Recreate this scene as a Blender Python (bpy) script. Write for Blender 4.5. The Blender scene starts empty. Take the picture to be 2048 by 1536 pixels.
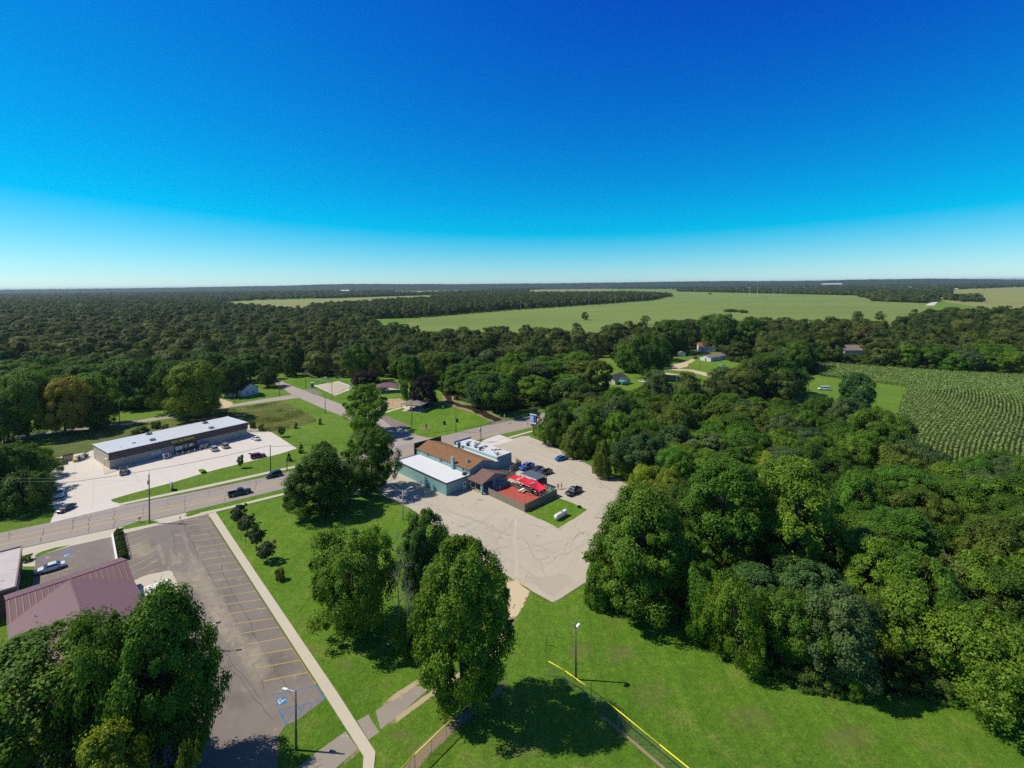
import bpy, bmesh, math, random
import numpy as np
from mathutils import Vector, Matrix, Euler
R = math.radians
sc = bpy.context.scene
col = bpy.context.collection
F, CH, YH, ROLL = 1000.0, 58.0, 568.5, 0.0105    # focal length in photo pixels, eye height, horizon row, roll
cs, sn = math.cos(ROLL), math.sin(ROLL)
def U(px, py):
    dx, dy = px-1024.0, py-YH
    return dx*cs-dy*sn, dx*sn+dy*cs
def G(px, py, z=0.0):
    """ground point (or point on the level z) seen at a photo pixel"""
    dx, dy = U(px, py)
    dy = max(dy, 1.0)
    Y = F*(CH-z)/dy
    return Vector((dx*Y/F, Y, z))
def hgt(px, pyb, pyt):
    return CH*(1-U(px, pyt)[1]/U(px, pyb)[1])
def mpp(px, py):
    return G(px, py).y/F           # metres per photo pixel there

# ---------------------------------------------------------------- objects
def tag(o, label=None, cat=None, group=None, kind=None):
    if label: o['label'] = label
    if cat: o['category'] = cat
    if group: o['group'] = group
    if kind: o['kind'] = kind
    return o
def thing(name, label, cat, loc=(0,0,0), rz=0.0, group=None):
    o = bpy.data.objects.new(name, None); col.objects.link(o)
    o.empty_display_size = .5
    o.location = loc; o.rotation_euler = (0,0,rz)
    return tag(o, label, cat, group)
def copy_tree(o, parent=None):
    c = o.copy(); col.objects.link(c)
    if parent is not None: c.parent = parent
    for ch in list(o.children): copy_tree(ch, c)
    return c
class MB:
    def __init__(s): s.v=[]; s.f=[]; s.m=[]; s.mi=0
    def add(s, pts): 
        b=len(s.v); s.v.extend(Vector(p) for p in pts); return b
    def poly(s, pts):
        b=s.add(pts); s.f.append(tuple(range(b,b+len(pts)))); s.m.append(s.mi); return s
    def box(s, c, size, rz=0.0, M=None):
        x,y,z=[a/2 for a in size]
        P=[Vector((i*x,j*y,k*z)) for k in(-1,1) for j in(-1,1) for i in(-1,1)]
        if rz: 
            q=Matrix.Rotation(rz,3,'Z'); P=[q@p for p in P]
        if M is not None: P=[M@p for p in P]
        b=s.add([p+Vector(c) for p in P])
        for q in((0,2,3,1),(4,5,7,6),(0,1,5,4),(2,6,7,3),(0,4,6,2),(1,3,7,5)):
            s.f.append(tuple(b+i for i in q)); s.m.append(s.mi)
        return s
    def span(s, x0,x1,y0,y1,z0,z1):
        return s.box(((x0+x1)/2,(y0+y1)/2,(z0+z1)/2),(x1-x0,y1-y0,z1-z0))
    def prism(s, pts, z0, z1, top=True, bottom=True):
        n=len(pts)
        a=sum(pts[i][0]*pts[(i+1)%n][1]-pts[(i+1)%n][0]*pts[i][1] for i in range(n))
        if a<0: pts=pts[::-1]
        b=s.add([(p[0],p[1],z0) for p in pts]+[(p[0],p[1],z1) for p in pts])
        for i in range(n):
            j=(i+1)%n; s.f.append((b+i,b+j,b+n+j,b+n+i)); s.m.append(s.mi)
        if top: s.f.append(tuple(b+n+i for i in range(n))); s.m.append(s.mi)
        if bottom: s.f.append(tuple(b+i for i in reversed(range(n)))); s.m.append(s.mi)
        return s
    def beam(s, p0, p1, w, h):
        p0,p1=Vector(p0),Vector(p1); d=p1-p0; L=d.length
        if L<1e-6: return s
        q=d.to_track_quat('X','Z').to_matrix()
        return s.box((p0+p1)/2,(L,w,h),M=q)
    def tube(s, p0, p1, r0, r1=None, n=8, caps=True):
        r1=r0 if r1 is None else r1
        p0,p1=Vector(p0),Vector(p1); d=(p1-p0)
        if d.length<1e-6: return s
        q=d.to_track_quat('Z','Y').to_matrix()
        ring=[Vector((math.cos(2*math.pi*i/n),math.sin(2*math.pi*i/n),0)) for i in range(n)]
        b=s.add([p0+q@(v*r0) for v in ring]+[p1+q@(v*r1) for v in ring])
        for i in range(n):
            j=(i+1)%n; s.f.append((b+i,b+j,b+n+j,b+n+i)); s.m.append(s.mi)
        if caps:
            s.f.append(tuple(b+i for i in reversed(range(n)))); s.f.append(tuple(b+n+i for i in range(n))); s.m+=[s.mi,s.mi]
        return s
    def path(s, pts, r, n=6):
        for a,b in zip(pts,pts[1:]): s.tube(a,b,r,None,n)
        return s
    def ball(s, c, r, n=10, m=6, sz=(1,1,1)):
        c=Vector(c)
        rows=[]
        for i in range(m+1):
            t=math.pi*i/m; k=1 if i in(0,m) else n
            rows.append((s.add([c+Vector((r*sz[0]*math.sin(t)*math.cos(2*math.pi*j/n),r*sz[1]*math.sin(t)*math.sin(2*math.pi*j/n),r*sz[2]*math.cos(t))) for j in range(k)]),k))
        for (a,ka),(b,kb) in zip(rows,rows[1:]):
            for j in range(n):
                jj=(j+1)%n
                if ka==1: q=(a,b+j,b+jj)
                elif kb==1: q=(a+j,b,a+jj)
                else: q=(a+j,b+j,b+jj,a+jj)
                s.f.append(q); s.m.append(s.mi)
        return s
    def build(s, name, mat, parent=None, smooth=False, bevel=0, seg=2):
        me=bpy.data.meshes.new(name)
        me.from_pydata([tuple(v) for v in s.v],[],s.f); 
        for m in (mat if isinstance(mat,(list,tuple)) else [mat]): me.materials.append(m)
        for p,i in zip(me.polygons,s.m): p.material_index=i; p.use_smooth=smooth
        me.update()
        o=bpy.data.objects.new(name,me); col.objects.link(o)
        if parent is not None: o.parent=parent
        if bevel:
            b=o.modifiers.new('bev','BEVEL'); b.width=bevel; b.segments=seg; b.limit_method='ANGLE'; b.angle_limit=R(35)
        return o

# ---------------------------------------------------------------- materials
class NT:
    def __init__(s,name):
        s.mat=bpy.data.materials.new(name); s.mat.use_nodes=True
        s.t=s.mat.node_tree; s.n=s.t.nodes; s.n.clear(); s.out=s.n.new('ShaderNodeOutputMaterial')
    def node(s,kind,**kw):
        n=s.n.new('ShaderNode'+kind)
        for k,v in kw.items(): setattr(n,k,v)
        return n
    def link(s,a,b): s.t.links.new(a,b)
    def set(s,inp,v):
        if hasattr(v,'is_linked') or isinstance(v,bpy.types.NodeSocket): s.link(v,inp)
        else: inp.default_value=v
    def coord(s,scale=(1,1,1),kind='Object'):
        tc=s.node('TexCoord'); 
        if scale==(1,1,1): return tc.outputs[kind]
        m=s.node('Mapping'); m.inputs['Scale'].default_value=scale; s.link(tc.outputs[kind],m.inputs[0]); return m.outputs[0]
    def noise(s,vec,scale,detail=4,rough=.6,dist=0):
        n=s.node('TexNoise'); n.inputs['Scale'].default_value=scale; n.inputs['Detail'].default_value=detail
        n.inputs['Roughness'].default_value=rough; n.inputs['Distortion'].default_value=dist
        s.link(vec,n.inputs['Vector']); return n.outputs['Fac']
    def ramp(s,fac,stops):
        r=s.node('ValToRGB'); e=r.color_ramp.elements
        while len(e)<len(stops): e.new(.5)
        for q,(p,c) in zip(e,stops): q.position=p; q.color=c if len(c)==4 else (*c,1)
        s.link(fac,r.inputs[0]); return r.outputs[0]
    def mix(s,fac,a,b,mode='MIX'):
        m=s.node('Mix',data_type='RGBA',blend_type=mode)
        s.set(m.inputs[0],fac)
        for i,v in((6,a),(7,b)):
            if isinstance(v,tuple) and len(v)==3: v=(*v,1)
            s.set(m.inputs[i],v)
        return m.outputs[2]
    def math(s,op,a,b=0.0,clamp=False):
        m=s.node('Math',operation=op); m.use_clamp=clamp; s.set(m.inputs[0],a); s.set(m.inputs[1],b); return m.outputs[0]
    def smooth(s,v,a,b):
        m=s.node('MapRange',interpolation_type='SMOOTHSTEP'); s.set(m.inputs[0],v)
        m.inputs[1].default_value=a; m.inputs[2].default_value=b; return m.outputs[0]
    def bump(s,h,strength=.3,dist=.05):
        b=s.node('Bump'); b.inputs['Strength'].default_value=strength; b.inputs['Distance'].default_value=dist; s.link(h,b.inputs['Height']); return b.outputs[0]
    def bsdf(s,color,rough=.8,spec=.3,metal=0.0,normal=None,coat=0):
        p=s.node('BsdfPrincipled')
        s.set(p.inputs['Base Color'],(*color,1) if isinstance(color,tuple) and len(color)==3 else color)
        s.set(p.inputs['Roughness'],rough); p.inputs['Specular IOR Level'].default_value=spec; p.inputs['Metallic'].default_value=metal
        if coat: p.inputs['Coat Weight'].default_value=coat; p.inputs['Coat Roughness'].default_value=.05
        if normal is not None: s.link(normal,p.inputs['Normal'])
        return p.outputs[0]
    def done(s,sh): s.link(sh,s.out.inputs['Surface']); return s.mat
def plain(name,c,rough=.7,spec=.3,metal=0,var=.12,scale=1.5,coat=0):
    t=NT(name); v=t.coord()
    n=t.noise(v,scale,5,.65)
    a=tuple(x*(1-var) for x in c); b=tuple(min(1,x*(1+var)) for x in c)
    return t.done(t.bsdf(t.ramp(n,[(.3,a),(.7,b)]),rough,spec,metal,None,coat))
def surface(name,c,big=.12,mid=.5,fine=6.0,va=.10,vb=.08,vf=.10,dirt=None,dirt_amt=.5,bump=.2,rough=.9,stretch=(1,1,1)):
    """ground paving: colour c broken up at three sizes, with stains"""
    t=NT(name); v=t.coord(stretch)
    n1=t.noise(v,big,4,.6,.4); n2=t.noise(v,mid,5,.7,.2); n3=t.noise(v,fine,4,.75)
    k=t.math('MULTIPLY_ADD',n1,2*va); t.n[-1].inputs[2].default_value=1-va-vb-vf
    k2=t.math('MULTIPLY_ADD',n2,2*vb); t.link(k,t.n[-1].inputs[2])
    k3=t.math('MULTIPLY_ADD',n3,2*vf); t.link(k2,t.n[-1].inputs[2])
    cc=t.mix(1.0,(*c,1),k3,'MULTIPLY')
    if dirt is not None:
        m=t.smooth(n2,1-dirt_amt,1.08-dirt_amt)
        cc=t.mix(m,cc,(*dirt,1))
    return t.done(t.bsdf(cc,rough,.2,0,t.bump(n3,bump,.02)))
def ribbed(name,c,period,axis=0,depth=.6,rough=.5,spec=.4,metal=0,var=.08,dark=.72,width=.18):
    """sheet metal or siding: a groove every period metres along the thing's own axis"""
    t=NT(name); v=t.coord(); s=t.node('SeparateXYZ'); t.link(v,s.inputs[0])
    ph=t.math('FRACT',t.math('DIVIDE',s.outputs[axis],period))
    g=t.math('SUBTRACT',1.0,t.smooth(t.math('ABSOLUTE',t.math('SUBTRACT',ph,.5)),width*.4,width))
    n=t.noise(v,.7,5,.65); n2=t.noise(t.coord((6,6,.5)),1.0,3)
    k=t.math('ADD',t.math('MULTIPLY',n,var*2),t.math('MULTIPLY',n2,var))
    k=t.math('ADD',k,1-1.5*var)
    cc=t.mix(1.0,(*c,1),k,'MULTIPLY')
    cc=t.mix(t.math('MULTIPLY',g,1-dark),cc,tuple(x*.45 for x in c))
    return t.done(t.bsdf(cc,rough,spec,metal,t.bump(g,depth,.03)))
M={}
def grass_mat(name,a,b,dry,dry_amt=.45,streak=0.0,ang=0.0):
    t=NT(name); v=t.coord()
    n1=t.noise(v,.03,4,.6,.6); n2=t.noise(v,.22,5,.65,.5); n3=t.noise(v,2.2,6,.8); n4=t.noise(v,9.0,3,.8)
    f=t.math('ADD',t.math('MULTIPLY',n1,.6),t.math('MULTIPLY',n2,.4))
    cc=t.ramp(f,[(.36,a),(.64,b)])
    m=t.math('MULTIPLY',t.smooth(t.math('ADD',t.math('MULTIPLY',n2,.6),t.math('MULTIPLY',n3,.4)),.50,.66),dry_amt)
    cc=t.mix(m,cc,(*dry,1))
    if streak:
        mp=t.node('Mapping'); mp.inputs['Rotation'].default_value=(0,0,ang); mp.inputs['Scale'].default_value=(.5,.012,1); t.link(v,mp.inputs[0])
        st=t.noise(mp.outputs[0],1.0,3,.6); k=t.math('ADD',t.math('MULTIPLY',st,streak*2),1-streak)
        cc=t.mix(1.0,cc,k,'MULTIPLY')
    k=t.math('ADD',t.math('ADD',t.math('MULTIPLY',n3,1.9),t.math('MULTIPLY',n4,1.5)),-.62)
    n5=t.noise(v,.9,3,.6); cc=t.mix(1.0,cc,t.math('ADD',t.math('MULTIPLY',n5,.9),.58),'MULTIPLY')
    cc=t.mix(1.0,cc,k,'MULTIPLY')
    h=t.math('ADD',n3,t.math('MULTIPLY',n4,.6))
    return t.done(t.bsdf(cc,.9,.1,0,t.bump(h,.9,.25)))
M['grass']=grass_mat('grass',(.088,.178,.016),(.134,.218,.026),(.20,.20,.07),.5,.10,.5)
M['lawn']=grass_mat('lawn',(.082,.182,.014),(.128,.225,.022),(.215,.215,.06),.5,.30,.9)
M['dryg']=grass_mat('dry grass',(.085,.125,.028),(.125,.15,.045),(.22,.19,.09),.7,.05)
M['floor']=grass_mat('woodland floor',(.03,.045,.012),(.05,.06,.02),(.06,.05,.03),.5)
M['weeds']=grass_mat('meadow weeds',(.075,.115,.022),(.14,.155,.04),(.22,.165,.06),.9)
M['road']=surface('road asphalt',(.31,.27,.245),.06,.35,7,.10,.08,.10,(.2,.175,.165),.36,.15,stretch=(1,1,1))
M['street']=surface('street asphalt',(.36,.315,.28),.08,.4,7,.12,.08,.1,(.26,.24,.23),.4,.15)
M['lot']=surface('dark lot asphalt',(.205,.178,.158),.09,.45,6,.24,.20,.12,(.32,.275,.21),.40,.15)
M['gravel']=surface('pale worn paving',(.455,.405,.325),.05,.3,6,.12,.12,.14,(.35,.31,.26),.38,.2)
M['concrete']=surface('pale concrete',(.60,.555,.50),.05,.25,5,.05,.04,.05,None,.4,.08)
M['walk']=surface('old concrete walk',(.52,.465,.375),.15,.7,6,.08,.08,.08,(.44,.38,.29),.36,.12)
M['path']=surface('grey path asphalt',(.29,.255,.215),.1,.6,7,.14,.1,.12,(.42,.36,.26),.4,.15)
M['sand']=surface('sand',(.52,.43,.29),.15,.8,5,.1,.1,.12,(.42,.34,.22),.4,.2)
M['soil']=surface('bare soil',(.27,.2,.14),.15,.8,5,.15,.12,.14,(.12,.14,.05),.34,.3)
M['mulch']=surface('tan play surface',(.44,.32,.2),.2,.9,6,.08,.08,.1,None,.4,.2)
M['soy']=surface('bean field',(.165,.225,.045),.007,.04,.5,.24,.14,.18,(.225,.25,.055),.42,.5,stretch=(.35,1,1))
M['soy2']=surface('paler field',(.235,.245,.07),.005,.05,.5,.14,.1,.12,(.27,.255,.085),.4,.5,stretch=(.3,1,1))
M['tan']=surface('stubble field',(.40,.32,.17),.004,.05,.5,.12,.1,.1,None,.4,.4,stretch=(.3,1,1))
def fade_mat(name,c,amt=.55,scale=.9,hard=.25,var=.15,opac=1.0):
    """thin spill of sand, dirt or dark wear lying on the paving: thins out to nothing at its rim"""
    t=NT(name); v=t.coord(); at=t.node('Attribute'); at.attribute_name='fade'
    n=t.noise(v,scale,7,.72,.8); n2=t.noise(v,scale*6,4,.7)
    f=t.math('ADD',at.outputs['Fac'],t.math('SUBTRACT',t.math('ADD',t.math('MULTIPLY',n,1.4),t.math('MULTIPLY',n2,.4)),1.45-amt*.5))
    a=t.math('MULTIPLY',t.smooth(f,.0,hard),opac)
    cc=t.mix(1.0,(*c,1),t.math('ADD',t.math('MULTIPLY',n2,var*2),1-var),'MULTIPLY')
    m=t.node('MixShader'); t.link(a,m.inputs[0]); tr=t.node('BsdfTransparent'); t.link(tr.outputs[0],m.inputs[1]); t.link(t.bsdf(cc,.95,.1),m.inputs[2])
    return t.done(m.outputs[0])
M['f_sand']=fade_mat('sand wash',(.56,.49,.37),.2,.5,.9,.12,.55)
M['f_sand2']=fade_mat('thick sand',(.56,.46,.30),1.0,.5,.3,.12,1.0)
M['seam']=surface('pale paving seam',(.56,.50,.385),.2,1.2,6,.06,.1,.12,(.44,.39,.31),.42,.1)
M['f_verge']=fade_mat('sandy verge',(.46,.38,.24),.55,.8,.7,.18,.9)
M['f_dark']=fade_mat('dark stain',(.16,.14,.13),.25,.6,.9,.15,.28)
M['f_track']=fade_mat('wheel track',(.34,.30,.25),.3,.4,.9,.15,.16)
M['f_pale']=fade_mat('pale wear',(.58,.52,.42),.3,.5,.6,.1,.5)
M['f_dry']=fade_mat('dry turf',(.24,.22,.09),.3,.35,1.1,.2,.42)
M['f_soil']=fade_mat('worn soil',(.30,.23,.15),.7,.7,.5,.2,.9)
M['f_weed']=fade_mat('weedy edge',(.12,.16,.045),.3,2.0,.3,.2,.8)
M['tar']=plain('tar crack filler',(.075,.07,.07),.8,.2)
M['yellow']=surface('yellow paint',(.55,.40,.06),.3,1.5,8,.08,.1,.12,(.42,.34,.16),.42,.05,.7)
M['blue_paint']=surface('blue paint',(.045,.17,.42),.3,1.5,8,.08,.1,.12,(.14,.19,.28),.40,.05,.7)
M['white_paint']=plain('white paint',(.72,.72,.70),.6)
M['white']=plain('white',(.74,.74,.72),.55,.3,0,.05)
M['black']=plain('black',(.018,.018,.02),.5,.4)
M['darkgrey']=plain('dark grey',(.07,.07,.075),.6)
M['grey']=plain('grey',(.28,.28,.28),.6)
M['galv']=plain('galvanised steel',(.42,.43,.44),.45,.5,.5)
M['polewood']=plain('weathered pole wood',(.19,.145,.11),.9,.1,0,.3,3)
M['bark']=plain('bark',(.105,.085,.065),.95,.05,0,.4,3)
M['deadwood']=plain('bare dead wood',(.33,.30,.26),.95,.05,0,.25,3)
M['tyre']=plain('tyre rubber',(.02,.02,.02),.9,.1)
M['chrome']=plain('bright metal',(.6,.6,.6),.2,.5,1)
M['lamp']=plain('pale lens',(.8,.8,.78),.15,.6,0,.03)
M['redlens']=plain('red lens',(.45,.02,.02),.2,.6)
M['brick']=plain('dark red brick',(.13,.07,.055),.9,.1,0,.3,4)
M['yellowsteel']=plain('yellow painted steel',(.85,.76,.03),.45,.4,0,.05)
M['bollard']=plain('faded yellow bollard',(.62,.45,.08),.5,.4)
def glass():
    t=NT('dark glass'); p=t.bsdf((.025,.032,.04),.06,.8); return t.done(p)
M['glass']=glass()
def water():
    t=NT('creek water'); n=t.noise(t.coord(),2.0,3); return t.done(t.bsdf((.045,.035,.02),.12,.5,0,t.bump(n,.08,.03)))
M['water']=water()
def leaf_mat(name,tint=None,transl=.30,spread=.46,hue=.02):
    """foliage: the tree's own colour, varied leaf by leaf and bunch by bunch"""
    t=NT(name); oi=t.node('ObjectInfo'); at=t.node('Attribute'); at.attribute_name='v'
    base=oi.outputs['Color'] if tint is None else t.ramp(oi.outputs['Random'],tint)
    hs=t.node('HueSaturation')
    t.link(t.math('ADD',.5+hue*.5,t.math('MULTIPLY',at.outputs['Fac'],-hue)),hs.inputs['Hue'])
    t.link(t.math('ADD',1-spread,t.math('MULTIPLY',at.outputs['Fac'],2*spread)),hs.inputs['Value'])
    t.link(base,hs.inputs['Color'])
    c=hs.outputs[0]
    p=t.bsdf(c,.5,.14)
    tr=t.node('BsdfTranslucent'); t.link(t.mix(1.0,c,(1.25,1.2,.55),'MULTIPLY'),tr.inputs[0])
    m=t.node('MixShader'); m.inputs[0].default_value=transl; t.link(p,m.inputs[1]); t.link(tr.outputs[0],m.inputs[2])
    return t.done(m.outputs[0])
M['leaf']=leaf_mat('leaves')
FT=[(0,(0.060,0.099,0.019)),(.25,(0.091,0.136,0.024)),(.5,(0.070,0.112,0.027)),(.72,(0.116,0.157,0.030)),(.9,(0.149,0.184,0.035)),(.97,(0.088,0.128,0.027)),(1.0,(0.158,0.136,0.041))]
M['leaf_far']=leaf_mat('distant leaves',FT)
M['leaf_bush']=leaf_mat('undergrowth leaves',[(0,(0.057,0.103,0.018)),(.5,(0.081,0.138,0.025)),(1,(0.115,0.172,0.034))])
M['meadowleaf']=leaf_mat('meadow leaves',[(0,(.13,.17,.03)),(1,(.14,.18,.03))],.3,.4,.06)
M['corn']=leaf_mat('corn leaves',[(0,(.19,.29,.075)),(1,(.21,.31,.085))],.25,.5,.02)
from mathutils.geometry import tessellate_polygon
def flat(pts): return [Vector((p[0],p[1],p[2] if len(p)>2 else 0)) for p in pts]
def wobble(pts, step, amp, seed=0):
    """a plan outline with natural, slightly ragged edges"""
    rg=random.Random(seed); out=[]
    n=len(pts)
    for i in range(n):
        a,b=pts[i],pts[(i+1)%n]; k=max(1,min(60,int((b-a).length/step)))
        for j in range(k):
            p=a.lerp(b,j/k)
            out.append(p+Vector((rg.gauss(0,amp),rg.gauss(0,amp),0)) if amp else p)
    return out
def sheet(name, px, z, mat, step=0, amp=0, world=False, kind='structure', label=None):
    pts=[Vector(p) for p in px] if world else [G(*p) for p in px]
    if step: pts=wobble(pts,step,amp,len(name)+len(px))
    q=pts[0]; loc=[Vector((p.x-q.x,p.y-q.y,0)) for p in pts]
    tri=[t if (loc[t[1]]-loc[t[0]]).cross(loc[t[2]]-loc[t[0]]).z>0 else t[::-1] for t in tessellate_polygon([loc])]
    me=bpy.data.meshes.new(name); me.from_pydata([(p.x,p.y,z) for p in pts],[],[tuple(t) for t in tri]); me.materials.append(M[mat])
    o=bpy.data.objects.new(name,me); col.objects.link(o); o['kind']=kind
    if label: o['label']=label
    return o
def slab(name, px, z0, z1, mat):
    mb=MB(); mb.prism([G(*p) for p in px],z0,z1,bottom=False)
    o=mb.build(name,M[mat]); o['kind']='structure'
    bm=bmesh.new(); bm.from_mesh(o.data); bmesh.ops.triangulate(bm,faces=[f for f in bm.faces if len(f.verts)>4],ngon_method='EAR_CLIP'); bm.to_mesh(o.data); bm.free()
    return o
class FadeMesh:
    """thin spills: every vertex carries how thick the spill is there"""
    def __init__(s): s.v=[]; s.f=[]; s.a=[]
    def blob(s, px, z, grow=1.0):
        P=[G(*p) for p in px]; P=wobble(P,1.5,0)
        c=sum(P,Vector())/len(P); n=len(P); b=len(s.v)
        for k,a in((0.0,1.0),(.55,.85),(1.0*grow,0.0)):
            for p in P:
                q=c.lerp(p,k); s.v.append((q.x,q.y,z)); s.a.append(a)
        for r in(0,1):
            for i in range(n):
                j=(i+1)%n; s.f.append((b+r*n+i,b+r*n+j,b+(r+1)*n+j,b+(r+1)*n+i))
        return s
    def strip(s, px, z, w, peak=1.0, world=False):
        P=[Vector(p) for p in px] if world else [G(*p) for p in px]
        Q=[]
        for a,b in zip(P,P[1:]):
            k=max(1,int((b-a).length/1.2)); Q+= [a.lerp(b,i/k) for i in range(k)]
        Q.append(P[-1]); b=len(s.v); n=len(Q)
        for i,p in enumerate(Q):
            d=(Q[min(i+1,n-1)]-Q[max(i-1,0)]); d.z=0; d.normalize(); nn=Vector((-d.y,d.x,0))
            e=min(1,min(i,n-1-i)/2.0)
            ww=w(i/(n-1)) if callable(w) else w
            for k,a in((-1,0),(-.45,1),(0,1),(.45,1),(1,0)):
                q=p+nn*ww*k*.5*1.6; s.v.append((q.x,q.y,z)); s.a.append(a*e*peak)
        for i in range(n-1):
            for k in range(4):
                u=b+i*5+k; s.f.append((u,u+1,u+6,u+5))
        return s
    def build(s,name,mat,kind='structure'):
        me=bpy.data.meshes.new(name); me.from_pydata(s.v,[],s.f); me.materials.append(M[mat])
        at=me.attributes.new('fade','FLOAT','POINT'); at.data.foreach_set('value',s.a)
        bm=bmesh.new(); bm.from_mesh(me)
        for f in bm.faces:
            f.normal_update()
            if f.normal.z<0: f.normal_flip()
        bm.to_mesh(me); bm.free()
        o=bpy.data.objects.new(name,me); col.objects.link(o); o['kind']=kind; return o
def line_strip(mb, a, b, w, z):
    a,b=Vector(a),Vector(b); a.z=b.z=z; d=(b-a).normalized(); n=Vector((-d.y,d.x,0))*w/2
    mb.poly([a-n,b-n,b+n,a+n])
def zz(pts,off,k): return [(off[0]+x/k,off[1]+y/k) for x,y in pts]

# the ground itself, out to the horizon
sheet('ground',[(40000*math.cos(a),40000*math.sin(a),0) for a in [2*math.pi*i/96 for i in range(96)]],-.004,'grass',world=True)
# ---- woodland floors (woods polygons are reused for planting)
W_RIGHT=[(1100,868),(1172,905),(1232,935),(1268,962),(1300,985),(1285,1050),(1230,1110),(1205,1180),(1215,1208),(1260,1218),(1340,1240),(1400,1262),(1480,1322),(1560,1350),(1650,1375),(1720,1392),(1830,1388),(1900,1396),(1980,1422),(2060,1458),(2330,1570),(2330,962),(2048,980),(1900,974),(1830,948),(1775,925),(1700,912),(1640,890),(1560,850),(1460,818),(1400,815),(1330,825),(1290,842),(1200,842),(1160,828),(1112,822)]
W_LOW=[(1160,824),(1192,800),(1250,782),(1300,780),(1330,772),(1450,778),(1560,805),(1640,850),(1640,886),(1560,848),(1460,816),(1400,813),(1330,823),(1290,840),(1200,840)]
W_LEFT=[(-700,870),(-160,868),(0,846),(110,836),(250,806),(300,820),(362,802),(440,772),(480,750),(560,744),(640,752),(690,757),(760,752),(830,765),(880,782),(912,800),(955,808),(990,826),(1085,816),(1180,788),(1192,760),(1180,728),(1225,704),(1190,690),(1110,680),(1000,688),(900,690),(820,682),(760,668),(700,640),(620,630),(500,622),(430,615),(300,604),(-700,612)]
W_MID=[(1195,683),(1340,672),(1500,668),(1640,672),(1780,665),(1820,648),(1900,640),(2048,636),(2500,640),(2500,790),(2048,752),(1911,745),(1801,738),(1640,725),(1625,760),(1560,740),(1500,728),(1462,724),(1442,704),(1385,700),(1335,705),(1325,738),(1260,745),(1225,720)]
W_STRIP=[(640,641),(820,636),(1000,621),(1200,607),(1310,599),(1322,594),(1250,590.5),(1100,593),(900,601),(800,606),(620,621)]
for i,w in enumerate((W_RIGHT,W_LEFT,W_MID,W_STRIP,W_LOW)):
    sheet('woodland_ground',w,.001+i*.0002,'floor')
# ---- mown lawns in front
sheet('lawn',[(430,1024),(572,986),(700,955),(790,930),(780,1000),(812,1013),(872,1053),(927,1092),(977,1134),(1026,1160),(1060,1185),(1105,1206),(1170,1165),(1205,1180),(1215,1208),(1260,1218),(1340,1240),(1400,1262),(1480,1322),(1560,1350),(1650,1375),(1720,1392),(1830,1388),(1900,1396),(1980,1422),(2060,1458),(2330,1570),(2600,2300),(200,2300),(555,1700),(557,1472),(590,1444),(650,1399)],.004,'lawn')
sheet('park_lawn',[(560,742),(640,752),(690,757),(760,752),(830,765),(880,782),(890,800),(905,812),(945,820),(985,843),(880,874),(830,870),(760,882),(701,838),(600,777)],.004,'lawn')
sheet('store_lawn',[(586,792),(660,822),(706,842),(775,892),(700,914),(596,930),(512,948),(340,985),(236,1008),(222,999),(300,977),(412,947),(512,921),(594,898),(544,866),(496,860),(442,820),(530,806)],.005,'grass')
# ---- rough meadow behind the store and the bank along the back road
sheet('meadow',[(430,818),(485,812),(560,802),(600,817),(637,842),(590,856),(540,866),(494,868),(470,842)],.009,'weeds',3,.7)
sheet('rough_bank',[(60,905),(120,880),(217,856),(360,836),(440,822),(470,845),(465,855),(210,900),(176,907),(104,920),(90,930),(30,925)],.008,'dryg',4,.6)
# ---- fields
sheet('bean_field',[(820,640),(1000,624),(1200,609.5),(1310,601),(1340,592),(1250,588),(1060,589),(1060,580),(1100,578.5),(1365,580),(1480,583),(1700,590),(1780,598),(1840,606),(1870,603),(1858,614),(1830,660),(1640,690),(1340,690),(1190,695),(1000,700),(880,690),(800,660)],.05,'soy')
sheet('bean_field',[(420,606),(520,601),(640,598),(860,591),(870,599),(800,607),(640,622),(560,625),(430,617)],.05,'soy2')
sheet('stubble_field',[(790,583.5),(960,580.5),(990,582.5),(850,586.5),(790,586.5)],.06,'tan')
sheet('pale_field',[(1050,581),(1200,577.5),(1240,579.5),(1200,582),(1060,586)],.07,'soy2')
sheet('pale_field',[(1340,577),(1700,573.5),(1720,576.5),(1400,580)],.06,'soy2')
sheet('green_field',[(1755,574),(1860,573.5),(1855,577),(1760,578)],.06,'soy')
sheet('bean_field',[(1912,579),(2048,574),(2500,571),(2500,640),(2048,625),(1960,614),(1886,604)],.06,'soy2')
sheet('stubble_field',[(1715,588),(1760,585),(1762,591),(1712,592)],.06,'tan')
CORN=[(1634,727),(1801,740),(1911,747),(2048,754),(2400,780),(2400,1010),(2048,1008),(1900,990),(1840,940),(1800,880),(1790,862),(1795,820),(1815,775),(1640,752)]
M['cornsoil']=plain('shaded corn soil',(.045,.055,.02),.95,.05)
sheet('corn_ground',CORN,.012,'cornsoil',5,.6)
sheet('mown_strip',[(1560,752),(1640,752),(1800,768),(1818,774),(1797,820),(1785,866),(1740,860),(1660,800),(1560,780)],.014,'grass')
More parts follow.
